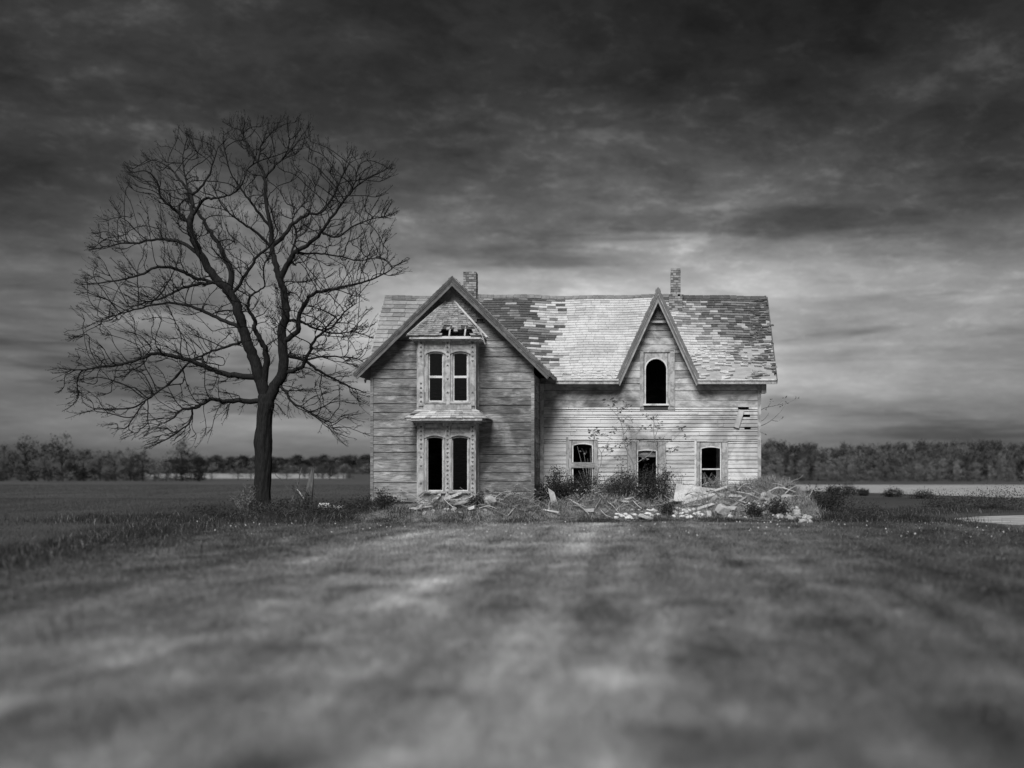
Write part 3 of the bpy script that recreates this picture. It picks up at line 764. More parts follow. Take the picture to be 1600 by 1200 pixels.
mb.slab([(E0[0], WY - 0.07, ZF[0]), fa, fd, (T0[0], WY - 0.075, ZF[1])], 0.03); mb.slab([fb, (E0[1], WY - 0.07, ZF[0]), (T0[1], WY - 0.075, ZF[1]), fc], 0.03)
mb.build('hip_deck', 'sheathing', bay)
for x in (-6.86, -6.30):
    p0, p1 = Vector((x, E0[2] + 0.05, ZF[0])), Vector((x, E0[2] + 0.34, ZF[0] + 0.36))
    HMB().tube([p0, p1], [0.035, 0.035], 4).build('rafter', 'fallen_board', bay)
HMB().tube([(E0[0], E0[2], ZF[0] + 0.03), (T0[0], T0[2] - 0.02, ZF[1] + 0.02)], [0.045, 0.045], 4).build('hip_cap', 'trim_grey', bay)
HMB().tube([(E0[1] + 0.22, E0[2], ZF[0] - 0.06), (T0[1], T0[2] - 0.02, ZF[1] + 0.02)], [0.05, 0.045], 4).build('hip_cap', 'trim_grey', bay)
for a, b in (((748, 512), (758, 538)), ((746, 513), (764, 528)), ((740, 521), (756, 532))):
    HMB().tube([at(*a, BY0 - 0.25), at(*b, BY0 - 0.30)], [0.045, 0.02], 4).build('broken_lath', 'trim_grey', bay)
# skirt roof between the storeys
hip_courses(bay, (-8.42, -5.46, BY0 - 0.52), (-8.02, -5.92, BY0 - 0.02), 4, (skz + 0.004, skz + 0.34), 'shingle', 5, None, 0.028, 0.18, 0.34, ('shingle_light', 'shingle_pale', 'shingle_light', 'old_shingle'))
mb = HMB()
A, B, C, D = (-8.40, BY0 - 0.50, skz), (-5.48, BY0 - 0.50, skz), (-5.94, BY0 - 0.02, skz + 0.33), (-8.0, BY0 - 0.02, skz + 0.33)
mb.slab([A, B, C, D], 0.02); mb.slab([(-8.40, WY - 0.05, skz), A, D, (-8.0, WY - 0.05, skz + 0.33)], 0.02); mb.slab([B, (-5.48, WY - 0.05, skz), (-5.94, WY - 0.05, skz + 0.33), C], 0.02)
mb.build('skirt_deck', 'sheathing', bay)

# ------------------------------------------------------------------ roofs
roof = part('roof')
wr_out = lambda z: W_AX + W_RUN * (W_AZ - z) / W_DROP
wl_out = lambda z: W_AX - W_RUN * (W_AZ - z) / W_DROP
dl_out = lambda z: D_AX - D_RUN * (D_AZ - z) / D_DROP
dr_out = lambda z: D_AX + D_RUN * (D_AZ - z) / D_DROP
RX0, RX1 = -10.62, 5.27
def edge_wob(x):                               # the old ridge and eave are not straight
    return 0.030 * math.sin(x * 0.9 + 1.0) + 0.018 * math.sin(x * 2.3)
def slope(x, v, lift=0.0):
    return (x, EAVE_Y + v * SC - lift * SS, EAVE_Z + v * SS + lift * SC + edge_wob(x))
def spans(v0, v1):
    out = []
    za, zb = EAVE_Z + v0 * SS, EAVE_Z + v1 * SS
    def ok(seg): 
        (a0, a1), (b0, b1) = seg
        return b0 - a0 > 0.05 and b1 - a1 > -0.05
    segs = []
    wl0, wl1, wr0, wr1 = wl_out(za), wl_out(zb), wr_out(za), wr_out(zb)
    dl0, dl1, dr0, dr1 = dl_out(za), dl_out(zb), dr_out(za), dr_out(zb)
    if za >= W_AZ - 0.02: segs = [((RX0, RX0), (RX1, RX1), 'M')]
    else:
        segs = [((RX0, RX0), (wl0, wl1), 'L'), ((wr0, wr1), (dl0, dl1), 'M'), ((dr0, dr1), (RX1, RX1), 'R')]
    return [s for s in segs if s[1][0] - s[0][0] > 0.04]
deck = HMB()
nrow = 33
for i in range(nrow):
    v0, v1 = SL * i / nrow, SL * (i + 1) / nrow
    for (a0, a1), (b0, b1), sec in spans(v0, v1):
        a1 = min(a1, b1); 
        xs = np.linspace(0, 1, max(2, int((b0 - a0) / 1.2) + 2))
        for t0, t1 in zip(xs[:-1], xs[1:]):
            x = [a0 + (b0 - a0) * t0, a0 + (b0 - a0) * t1, a1 + (b1 - a1) * t1, a1 + (b1 - a1) * t0]
            deck.hexa([slope(x[0], v0, -0.05), slope(x[1], v0, -0.05), slope(x[2], v1, -0.05), slope(x[3], v1, -0.05), slope(x[0], v0), slope(x[1], v0), slope(x[2], v1), slope(x[3], v1)])
deck.build('roof_deck', 'deck_wood', roof)
HMB().slab([(RX1, 6.5, EAVE_Z), (RX0, 6.5, EAVE_Z), (RX0, RIDGE_Y + 0.002, RIDGE_Z - 0.01), (RX1, RIDGE_Y + 0.002, RIDGE_Z - 0.01)], 0.08).build('back_slope', 'shingle_dark', roof)

def shade(x, v, sec, rr):
    """which worn shingle lies here"""
    t = v / SL
    if sec == 'L': return 'shingle_dark' if rr.random() < 0.09 else rr.choice(('shingle_grey', 'shingle_grey', 'shingle_grey', 'shingle_grey', 'shingle_mid'))
    if sec == 'M':
        b = -3.12 - 0.25 * (1 - t)
        if x < b:
            patch = math.exp(-(((x - b + 0.45) / 0.75) ** 2)) * (math.exp(-((t - 0.74) / 0.16) ** 2) + 0.75 * math.exp(-((t - 0.36) / 0.07) ** 2) + 0.9 * math.exp(-((t - 0.12) / 0.1) ** 2))
            r = rr.random()
            if r < patch * 0.9: return rr.choice(('shingle_pale', 'shingle_light'))
            return rr.choice(('shingle_dark', 'shingle_dark', 'shingle_dark', 'shingle_mid')) if r < 0.62 + 0.3 * t else rr.choice(('shingle_mid', 'shingle_grey'))
        if t > 0.965: return rr.choice(('shingle_mid', 'shingle_dark'))
        return 'shingle_light' if rr.random() < 0.12 + 0.5 * max(0, t - 0.7) else 'shingle_pale'
    # right of the dormer
    d = 0.75 * t + 0.22 * (x - 2.0) - 0.08 * math.sin(7 * t) + rr.uniform(-0.22, 0.22)
    if t > 0.93: return 'shingle_dark'
    if d < 0.36: return 'shingle_pale'
    if d < 0.55: return 'shingle_light'
    if d < 0.80: return rr.choice(('shingle_mid', 'shingle_mid', 'shingle_light'))
    return rr.choice(('shingle_dark', 'shingle_dark', 'shingle_mid'))
rr = random.Random(11); shingles = []
def lay(v0, v1, seg, sec, lw):
    (a0, a1), (b0, b1) = seg
    x = a0 - rr.uniform(0, lw)
    while x < b0:
        w = lw * rr.uniform(0.82, 1.18); xa, xb = x, x + w - 0.012; x += w
        p0, q0 = max(xa, a0), min(xb, b0)
        p1, q1 = max(xa, a1), min(xb, b1)
        if q0 - p0 < 0.02: continue
        if q1 < p1: p1 = q1 = min(max((p1 + q1) / 2, a1), max(b1, a1))
        t = v0 / SL; xm = (p0 + q0) / 2
        ragged = 0.0
        if sec == 'R': ragged = max(0.0, 1.1 - 2.4 * t) + max(0, (xm - 3.9)) * 0.5
        elif sec == 'M' and xm < -2.9 and t < 0.3: ragged = 0.22
        elif t < 0.09: ragged = 0.45
        if sec == 'R' and 0.04 < t < 0.17 + 0.04 * math.sin(xm * 9) and 2.3 < xm < 4.4 and rr.random() < 0.82: continue
        if sec == 'R' and t < 0.06 and xm < 4.6 and rr.random() < 0.35: continue
        if sec == 'R' and 0.2 < t < 0.75 and xm > 4.0 and rr.random() < 0.16: continue
        if ragged and rr.random() < 0.10 * ragged * 2: continue
        th = 0.040 + rr.uniform(0, 0.006 if sec == 'M' else 0.014) + ragged * rr.uniform(0, 0.05)
        dv = [ragged * rr.uniform(-0.06, 0.04) for _ in range(2)]; dx = ragged * rr.uniform(-0.02, 0.02)
        tw = ragged * rr.uniform(-0.02, 0.03)
        hx = [slope(p0 + dx, v0 + dv[0], 0.001), slope(q0 + dx, v0 + dv[1], 0.001), slope(q1, v1 + 0.02, 0.001), slope(p1, v1 + 0.02, 0.001),
              slope(p0 + dx, v0 + dv[0], th), slope(q0 + dx, v0 + dv[1], th + tw), slope(q1, v1 + 0.02, 0.010), slope(p1, v1 + 0.02, 0.010)]
        shingles.append(((q0 - p0) * (v1 - v0), shade(xm, v0, sec, rr), hx))
        if ragged > 0.3 and rr.random() < 0.8:        # curled scrap lying on top
            cx, cv, s = xm + rr.uniform(-.1, .1), v0 + rr.uniform(0, .12), rr.uniform(0.05, 0.12)
            e = rr.uniform(0.03, 0.06)
            hx = [slope(cx - s, cv, e), slope(cx + s, cv + rr.uniform(-.04, .04), e), slope(cx + s * .8, cv + .1, e * .6), slope(cx - s * .9, cv + .09, e * .6),
                  slope(cx - s, cv, e + .02), slope(cx + s, cv, e + .02 + rr.uniform(0, .02)), slope(cx + s * .8, cv + .1, e * .6 + .015), slope(cx - s * .9, cv + .09, e * .6 + .015)]
            shingles.append((0.001, shade(xm, v0, sec, rr), hx))
for i in range(nrow):
    v0, v1 = SL * i / nrow, SL * (i + 1) / nrow
    for s0, s1, sec in spans(v0, v1):
        if sec == 'L': continue
        lay(v0, v1, (s0, s1), sec, 0.40 if sec == 'M' else 0.30)
nl = 19
for i in range(nl):
    v0, v1 = SL * i / nl, SL * (i + 1) / nl
    for s0, s1, sec in spans(v0, v1):
        if sec == 'L': lay(v0, v1, (s0, s1), sec, 0.52)
shingles.sort(key=lambda s: -s[0])
for ar, m, hx in shingles[:300]:
    HMB().hexa(hx).build('shingle', m, roof)
names = ['shingle_pale', 'shingle_light', 'shingle_mid', 'shingle_dark', 'shingle_grey']
mb = HMB()
for ar, m, hx in shingles[300:]: mb.hexa(hx, names.index(m))
mb.build('remaining_shingles', names, roof)['kind'] = 'stuff'
# ridge caps
x = RX0
while x < RX1:
    w = min(random.uniform(0.24, 0.34), RX1 - x)
    zz = RIDGE_Z + edge_wob(x) + random.uniform(0, 0.012)
    HMB().hexa([(x, RIDGE_Y - 0.16, zz - 0.12), (x + w - 0.012, RIDGE_Y - 0.16, zz - 0.12), (x + w - 0.012, RIDGE_Y + 0.16, zz - 0.12), (x, RIDGE_Y + 0.16, zz - 0.12),
                (x, RIDGE_Y - 0.01, zz + 0.05), (x + w - 0.012, RIDGE_Y - 0.01, zz + 0.05), (x + w - 0.012, RIDGE_Y + 0.01, zz + 0.05), (x, RIDGE_Y + 0.01, zz + 0.05)]).build('ridge_cap', 'shingle_mid' if x < 1.2 else 'shingle_dark', roof)
    x += w
# eave gutters and fascia, cut where the gables stand
for x0, x1 in ((wr_out(EAVE_Z) - 0.02, dl_out(EAVE_Z) + 0.10), (dr_out(EAVE_Z) - 0.10, RX1)):
    HMB().hexa([(x0, EAVE_Y - 0.05, EAVE_Z - 0.20), (x1, EAVE_Y - 0.05, EAVE_Z - 0.20), (x1, EAVE_Y + 0.02, EAVE_Z - 0.20), (x0, EAVE_Y + 0.02, EAVE_Z - 0.20),
                (x0, EAVE_Y - 0.05, EAVE_Z - 0.04), (x1, EAVE_Y - 0.05, EAVE_Z - 0.02), (x1, EAVE_Y + 0.02, EAVE_Z - 0.03), (x0, EAVE_Y + 0.02, EAVE_Z - 0.04)]).build('fascia', 'trim_grey', roof)
    HMB().box(x0, x1, EAVE_Y - 0.09, EAVE_Y - 0.052, EAVE_Z - 0.07, EAVE_Z - 0.015, j=0.008).build('drip_edge', 'trim_white', roof)
    HMB().box(x0 + 0.05, x1 - 0.03, EAVE_Y + 0.022, -0.035, EAVE_Z - 0.15, EAVE_Z - 0.11).build('soffit', 'trim_grey', roof)
HMB().box(MX1 + 0.052, MX1 + 0.24, -0.22, 0.30, EAVE_Z - 0.52, EAVE_Z - 0.14).build('eave_return', 'trim_grey', roof)
# right rake board of the main roof
HMB().hexa([slope(RX1 + 0.002, 0, -0.22), slope(RX1 + 0.05, 0, -0.22), slope(RX1 + 0.05, SL, -0.22), slope(RX1 + 0.002, SL, -0.22),
            slope(RX1 + 0.002, 0, 0.0), slope(RX1 + 0.05, 0, 0.0), slope(RX1 + 0.05, SL, 0.0), slope(RX1 + 0.002, SL, 0.0)]).build('rake_board', 'rake_paint', roof)
HMB().hexa([slope(RX0 - 0.05, 0, -0.2), slope(RX0 - 0.002, 0, -0.2), slope(RX0 - 0.002, SL, -0.2), slope(RX0 - 0.05, SL, -0.2),
            slope(RX0 - 0.05, 0, 0.0), slope(RX0 - 0.002, 0, 0.0), slope(RX0 - 0.002, SL, 0.0), slope(RX0 - 0.05, SL, 0.0)]).build('rake_board', 'trim_grey', roof)

# gable roofs of wing and dormer
def gable_roof(name, ax, az, run, drop, yf, seed, bargew, mats):
    g = part(name); rr = random.Random(seed)
    def ym(z): return EAVE_Y + (z - EAVE_Z) / SS * SC           # where the main slope reaches height z
    for s in (-1, 1):
        lo_, hi_ = (ax + s * run, az - drop), (ax, az)
        ln = math.hypot(run, drop); dx, dz = s * run / ln, -drop / ln        # down the slope
        nxv, nzv = s * drop / ln, run / ln                                    # outward normal
        q = [(lo_[0], yf, lo_[1]), (lo_[0], max(yf + 0.05, ym(lo_[1]) + 0.12), lo_[1]), (ax, ym(az) + 0.1, az), (ax, yf, az)]
        if s < 0: q = [q[0], q[3], q[2], q[1]]
        nn = Vector((nxv, 0, nzv))
        mb = HMB(); mb.hexa([Vector(p) - nn * 0.10 for p in q] + [Vector(p) - nn * 0.002 for p in q]); mb.build('slope_deck', 'deck_wood', g)
        # shingle courses on the slope: ragged edges read along the rake
        mb = HMB(); n = int(ln / 0.16)
        for i in range(n):
            c0 = ln * i / n; yy = yf - 0.05 + rr.uniform(-0.02, 0.04)
            zc = az + dz * c0; yb = max(yy + 0.1, ym(zc) + 0.02)
            y = yy
            while y < yb - 0.02:
                w = min(rr.uniform(0.25, 0.5), yb - y)
                a = Vector((ax + dx * (c0 - 0.02), y, az + dz * (c0 - 0.02))); b = Vector((ax + dx * (c0 + ln / n), y, az + dz * (c0 + ln / n)))
                if rr.random() > 0.05:
                    W_ = Vector((0, w - 0.01, 0)); t_ = nn * (0.028 + rr.uniform(0, 0.02))
                    P = [a, b, b + W_, a + W_, a + nn * 0.008, b + t_, b + W_ + t_, a + W_ + nn * 0.008]
                    if s < 0: P = [P[1], P[0], P[3], P[2], P[5], P[4], P[7], P[6]]
                    mb.hexa(P, rr.choice((0, 0, 1)))
                y += w
        mb.build('gable_roof_shingles', ['shingle_mid', 'old_shingle'], g)['kind'] = 'stuff'
        # layered barge boards
        lay_ = [(0.0, 0.45 * bargew, yf - 0.085, yf + 0.01, 0), (0.45 * bargew, 0.62 * bargew, yf - 0.065, yf + 0.01, 1), (0.62 * bargew, bargew, yf - 0.04, yf + 0.01, 0), (bargew, bargew + 0.05, yf - 0.07, yf + 0.01, 1)]
        for o0, o1, y0, y1, k in lay_:
            def pt(o, c, endz=None):
                # o = depth under the roof surface, c = distance down the slope; mitred at the apex
                if c is None: return (ax, az - o * ln / run)
                return (ax + dx * c - nxv * o, az + dz * c - nzv * o)
            poly = [pt(o0, None), pt(o0, ln), pt(o1, ln + 0.05), pt(o1, None)]
            if s > 0: poly = poly[::-1]
            HMB().prism(poly, y0, y1).build('barge_board' if k == 0 else 'barge_molding', mats[k], g)
        # soffit under the overhang
    return g
wing_roof = gable_roof('wing_roof', W_AX, W_AZ, W_RUN, W_DROP, WY - 0.45, 31, 0.20, ('rake_paint', 'wing_molding'))
dorm_roof = gable_roof('dormer_roof', D_AX, D_AZ, D_RUN, D_DROP, -0.36, 32, 0.19, ('wing_molding', 'rake_trim'))
# small fallen lath under the dormer rake
HMB().tube([at(1052, 530, -0.2), at(1056.5, 525, -0.3)], [0.04, 0.05], 5).build('loose_block', 'trim_grey', dorm_roof)

# ------------------------------------------------------------------ chimneys
def chimney(cx, cy, w, z0, z1, seed, base=None, lean=0.0):
    rr = random.Random(seed); c = part('chimney')
    def stack(w, z0, z1, d=None):
        mbk = HMB(); ch = 0.098; z = z0; k = 0
        while z < z1 - 0.01:
            h = min(ch, z1 - z); off = 0.10 if k % 2 else 0.0
            for side in range(4):
                s = -w / 2 + (0.0 if side % 2 else 0.0)
                x = -w / 2 - off
                while x < w / 2 - 0.01:
                    a, b = max(-w / 2, x), min(w / 2, x + 0.215); x += 0.235
                    if b - a < 0.03: continue
                    if z > z1 - 2 * ch and rr.random() < 0.22: continue
                    p = rr.uniform(-0.006, 0.008); inn = w / 2 - 0.09; out = w / 2 + p
                    q = {0: (a, b, -out, -inn), 2: (a, b, inn, out), 1: (inn, out, a, b), 3: (-out, -inn, a, b)}[side]
                    lz = lean * (z - z0)
                    mbk.box(cx + q[0] + lz, cx + q[1] + lz, cy + q[2], cy + q[3], z + 0.009, z + h - 0.009, rr.choice((0, 0, 1, 2)))
            z += h; k += 1
        mbk.build('brickwork', ['brick_clay', 'brick_dark', 'brick_soot'], c)['kind'] = 'stuff'
        lz = lean * (z1 - z0)
        HMB().hexa([(cx - w / 2 + .012, cy - w / 2 + .012, z0), (cx + w / 2 - .012, cy - w / 2 + .012, z0), (cx + w / 2 - .012, cy + w / 2 - .012, z0), (cx - w / 2 + .012, cy + w / 2 - .012, z0),
                    (cx - w / 2 + .012 + lz, cy - w / 2 + .012, z1 - .1), (cx + w / 2 - .012 + lz, cy - w / 2 + .012, z1 - .1), (cx + w / 2 - .012 + lz, cy + w / 2 - .012, z1 - .1), (cx - w / 2 + .012 + lz, cy + w / 2 - .012, z1 - .1)]).build('mortar_core', 'mortar', c)
    if base: stack(*base)
    stack(w, z0 if not base else base[2] - 0.002, z1)
    return c
chimney(atx(735.3, 2.9), 2.9, 0.53, 8.2, 10.05, 1, base=(0.62, 8.2, 8.75))
chimney(atx(1055.5, 2.55), 2.55, 0.40, 8.2, atz(420, 2.55), 2, base=(0.54, 8.1, atz(461, 2.55)))
# ================================================================== BIG BARE TREE
TY = 2.2
def z5(pts): return [(80 + a / 2.7276, 180 + b / 2.7276) for a, b in pts]
def z6(pts): return [(80 + a / 2.7586, 550 + b / 2.7586) for a, b in pts]
# limbs surveyed: points, radius at base and tip (m), how far the limb swings towards (-) or away (+) from the road over its length
LIMBS = [
    ('leader', z5([(912, 1235), (905, 1170), (875, 1080), (845, 990), (815, 900), (785, 800), (740, 735), (690, 680), (640, 600), (605, 530), (590, 470), (600, 430)]), 0.26, 0.11, -1.0),
    ('leader', z5([(918, 1235), (945, 1170), (985, 1100), (990, 1000), (984, 920), (1000, 840), (995, 770), (975, 700), (955, 630), (940, 560), (935, 480), (915, 380), (910, 270), (880, 200), (840, 130), (805, 55)]), 0.25, 0.02, 0.8),
    ('leader', z5([(905, 1170), (918, 1050), (905, 980), (870, 920), (868, 870), (840, 820), (850, 770), (900, 740)]), 0.15, 0.03, -1.2),
    ('limb', z5([(860, 1125), (760, 1105), (680, 1080), (600, 1050), (520, 1025), (450, 1015), (380, 1035), (300, 1060), (200, 1075), (120, 1085), (50, 1080)]), 0.13, 0.02, -2.2),
    ('limb', z5([(690, 1010), (640, 1040), (585, 1055), (520, 1130), (440, 1190), (400, 1215)]), 0.06, 0.02, 1.0),
    ('limb', z5([(820, 965), (760, 985), (700, 1000), (640, 1025), (585, 1050)]), 0.06, 0.035, 0.6),
    ('limb', z6([(900, 212), (810, 208), (750, 215), (690, 205), (620, 240), (560, 250), (520, 290), (470, 310)]), 0.12, 0.02, -2.4),
    ('limb', z6([(640, 228), (610, 245), (600, 300), (545, 345), (490, 380), (450, 400)]), 0.05, 0.016, -1.0),
    ('limb', z6([(590, 48), (510, 135), (440, 185), (390, 230), (350, 290), (330, 320)]), 0.06, 0.016, -1.3),
    ('limb', z5([(805, 910), (720, 870), (640, 830), (560, 805), (480, 800), (390, 820), (300, 845), (220, 865)]), 0.09, 0.018, 2.0),
    ('limb', z5([(700, 720), (620, 720), (540, 745), (470, 780), (390, 800), (320, 830)]), 0.08, 0.018, -1.8),
    ('limb', z5([(690, 712), (610, 690), (540, 660), (460, 645), (380, 680), (300, 700), (200, 715), (150, 722)]), 0.09, 0.016, -2.6),
    ('limb', z5([(640, 590), (560, 545), (500, 530), (440, 528), (370, 545), (300, 545), (230, 560), (195, 540)]), 0.085, 0.016, 2.0),
    ('limb', z5([(785, 750), (765, 660), (735, 600), (715, 550), (680, 500), (650, 450), (625, 410), (590, 360), (575, 280), (560, 190), (578, 100)]), 0.13, 0.016, 1.6),
    ('limb', z5([(790, 755), (830, 680), (880, 600), (925, 568)]), 0.07, 0.05, -0.5),
    ('limb', z5([(600, 430), (650, 360), (700, 355), (760, 340), (810, 300), (830, 240)]), 0.07, 0.016, -1.6),
    ('limb', z5([(592, 470), (560, 430), (510, 390), (470, 350), (455, 290), (410, 240), (345, 245)]), 0.08, 0.016, -1.8),
    ('limb', z5([(600, 430), (598, 340), (560, 290), (500, 220), (440, 190)]), 0.09, 0.016, 1.2),
    ('limb', z5([(600, 340), (660, 280), (690, 200), (710, 140)]), 0.06, 0.015, -0.6),
    ('limb', z5([(985, 690), (1005, 640), (1035, 590), (1090, 555), (1150, 500), (1200, 430), (1260, 350), (1330, 280), (1420, 235)]), 0.13, 0.016, -2.2),
    ('limb', z5([(945, 560), (990, 510), (1040, 455), (1090, 425), (1150, 415), (1200, 350), (1240, 260), (1280, 180)]), 0.10, 0.016, 2.0),
    ('limb', z5([(1000, 690), (1030, 570), (1045, 500), (1030, 440), (1080, 370)]), 0.05, 0.018, 1.4),
    ('limb', z5([(1005, 975), (1050, 920), (1055, 870), (1075, 810), (1120, 760), (1200, 742), (1280, 725), (1350, 705), (1430, 670), (1470, 640)]), 0.12, 0.016, -1.4),
    ('limb', z5([(1000, 870), (1060, 880), (1120, 905), (1200, 930), (1290, 925), (1360, 945)]), 0.07, 0.016, 1.8),
    ('limb', z5([(1000, 1110), (1060, 1080), (1090, 1030), (1130, 950), (1200, 900), (1250, 840), (1300, 800)]), 0.10, 0.016, -1.9),
    ('limb', z5([(990, 1030), (1080, 1045), (1140, 1090), (1200, 1120), (1280, 1160), (1345, 1185)]), 0.08, 0.018, 1.6),
    ('limb', z5([(1085, 1045), (1150, 1030), (1230, 1030), (1310, 1040), (1360, 1080)]), 0.05, 0.014, 0.8),
    ('limb', z6([(975, 130), (1010, 170), (1040, 215), (1100, 250), (1150, 285), (1210, 325)]), 0.07, 0.016, -1.6),
    ('limb', z5([(935, 480), (890, 420), (850, 370), (800, 300), (760, 230), (730, 100)]), 0.07, 0.014, -1.4),
    ('limb', z5([(930, 555), (860, 490), (800, 450), (740, 400), (700, 330)]), 0.07, 0.015, -1.8),
    ('limb', z5([(910, 270), (960, 210), (1020, 150), (1090, 60)]), 0.06, 0.014, 1.0),
    ('limb', z5([(880, 200), (900, 120), (955, 60)]), 0.045, 0.013, -0.6),
    ('limb', z5([(1150, 500), (1220, 520), (1290, 470), (1380, 440), (1430, 430)]), 0.05, 0.014, -1.2),
    ('limb', z5([(1260, 350), (1290, 300), (1310, 220), (1330, 200)]), 0.04, 0.013, -0.6),
    ('limb', z5([(1035, 590), (1130, 590), (1220, 600), (1320, 620), (1400, 600)]), 0.05, 0.014, 1.6),
]
tree = tag(empty('bare_tree', (atx(411, TY), TY, 0)), 'tall bare spreading tree with dark forked trunk left of the house', 'tree')
TO = Vector(tree.location)
def smooth_path(P, sub=4):
    out = []
    for i in range(len(P) - 1):
        p0, p1, p2, p3 = P[max(i - 1, 0)], P[i], P[i + 1], P[min(i + 2, len(P) - 1)]
        for k in range(sub):
            t = k / sub
            out.append(0.5 * ((2 * p1) + (p2 - p0) * t + (2 * p0 - 5 * p1 + 4 * p2 - p3) * t * t + (3 * p1 - p0 - 3 * p2 + p3) * t ** 3))
    out.append(P[-1]); return out
rr = random.Random(5)
nodes, parent_, rad_, fixed = [], [], [], []
limb_idx = []
TR = [((404, 812), 0.46), ((408, 798), 0.38), ((410, 775), 0.34), ((411, 740), 0.325), ((411, 705), 0.345), ((410, 688), 0.365), ((412, 668), 0.315), ((413, 648), 0.315), ((415, 632), 0.335), ((415, 618), 0.27), ((414, 606), 0.12)]
tp = smooth_path([at(*p, TY) for p, r in TR], 12); trd = np.interp(np.linspace(0, 1, len(tp)), np.linspace(0, 1, len(TR)), [r for p, r in TR])
from mathutils import noise as mnoise
tb = MB(); NS = 56
tb.tube([p - TO for p in tp], list(trd), NS)
for i, (x, y, z) in enumerate(tb.v):                        # furrowed bark, lumps and root flare
    ring, k = divmod(i, NS); w = 2 * math.pi * k / NS; c = tp[min(ring, len(tp) - 1)] - TO
    fl = max(0.0, 1 - max(z, 0) / 0.8)
    f = 1 + 0.05 * math.sin(3 * w + z * 0.8) + 0.035 * math.sin(5 * w - z * 1.1) + 0.30 * fl * fl * max(0, math.sin(4 * w + 1)) + 0.15 * fl
    f += 0.085 * (abs(mnoise.noise(Vector((math.cos(w) * 3.2, math.sin(w) * 3.2, z * 0.9)))) * 2 - 0.5) + 0.05 * mnoise.noise(Vector((math.cos(w) * 7, math.sin(w) * 7, z * 2.2))) + 0.08 * mnoise.noise(Vector((math.cos(w), math.sin(w), z * 0.7 + 4)))
    tb.v[i] = (c.x + (x - c.x) * f, c.y + (y - c.y) * f, z)
tb.build('trunk', 'bark', tree, smooth=True)
def near_node(p, lim=0.9):
    best, bd = -1, lim
    for i, q in enumerate(nodes):
        d = (q - p).length
        if d < bd: best, bd = i, d
    return best
for kind, pts, r0, r1, swing in LIMBS:
    P0 = [at(a, b, TY) for a, b in pts]
    base = -1
    if nodes and kind == 'limb':
        # attach to the nearest already built limb as seen from the road, then follow its depth
        bd = 1e9
        for i, q in enumerate(nodes):
            k = (TY - CAMY) / (q.y - CAMY)
            d = math.hypot((q.x) * k - P0[0].x, (q.z - CAMZ) * k + CAMZ - P0[0].z)
            if d < bd: bd, base = d, i
    y0 = nodes[base].y if base >= 0 else TY
    tot = sum((b - a).length for a, b in zip(P0[:-1], P0[1:])); acc = 0.0; P = []
    for i, (a, b) in enumerate(pts):
        if i: acc += (P0[i] - P0[i - 1]).length
        t = acc / tot
        P.append(at(a, b, y0 + swing * (0.25 * t + 0.75 * t ** 1.3) * min(1.0, tot / 4)))
    if base >= 0: P[0] = nodes[base].copy()
    P = smooth_path(P, 5)
    n = len(P); rads = [r0 + (r1 - r0) * (i / (n - 1)) ** 0.85 for i in range(n)]
    if base >= 0: rads = [min(r, rad_[base] * 0.92) for r in rads]
    P = [p if i == 0 else p + Vector((rr.uniform(-1, 1), rr.uniform(-1, 1), rr.uniform(-1, 1))) * min(0.035, rads[i] * 0.6) for i, p in enumerate(P)]
    idx = []
    for i, p in enumerate(P):
        if i == 0 and base >= 0: idx.append(base); continue
        nodes.append(p); parent_.append(idx[-1] if idx else -1); rad_.append(rads[i]); idx.append(len(nodes) - 1)
    mb = MB(); mb.tube([p - TO for p in P], rads, 10 if r0 > 0.1 else 7)
    mb.build('limb', 'bark', tree, smooth=True)
n_fixed = len(nodes)
# crown outline from the road
OUT = z5([(20, 1110), (70, 1040), (140, 720), (190, 540), (215, 455), (295, 355), (330, 240), (400, 180), (560, 80), (705, 130), (720, 75), (800, 15), (1060, 25), (1125, 100), (1280, 165), (1440, 225),
          (1445, 320), (1440, 440), (1475, 565), (1500, 650), (1500, 735), (1390, 800), (1375, 1000), (1345, 1120)]) + [(572, 640), (560, 700), (520, 700), (480, 660), (440, 640), (380, 640), (330, 680), (262, 695), (200, 680), (150, 660), (105, 640), (100, 610)]
OUT = np.array(OUT); cen = np.array([400, 440.0])
def inside(p):
    x, y = p; c = False; j = len(OUT) - 1
    for i in range(len(OUT)):
        if (OUT[i][1] > y) != (OUT[j][1] > y) and x < (OUT[j][0] - OUT[i][0]) * (y - OUT[i][1]) / (OUT[j][1] - OUT[i][1]) + OUT[i][0]: c = not c
        j = i
    return c
def edge_dist(p):
    return np.min(np.hypot(OUT[:, 0] - p[0], OUT[:, 1] - p[1]))
dense = []
for a, b in zip(OUT, np.roll(OUT, -1, 0)):
    for t in np.linspace(0, 1, 8, endpoint=False): dense.append(a + (b - a) * t)
DEN = np.array(dense)
def to_px(p):
    k = 1800.0 / (p.y - CAMY); return 1000 + p.x * k, 736 - (p.z - CAMZ) * k
def free(p, slack):
    """inside the ragged crown outline and clear of the house"""
    if p.x > -11.0 and p.z < 9.5: return False
    if p.y < TY - 4.2: return False
    q = to_px(p)
    if inside(q): return True
    return np.min(np.hypot(DEN[:, 0] - q[0], DEN[:, 1] - q[1])) < slack
CC = at(412, 600, TY)
rr = random.Random(15)
def rv(): return Vector((rr.uniform(-1, 1), rr.uniform(-1, 1), rr.uniform(-1, 1)))
branches_next = []
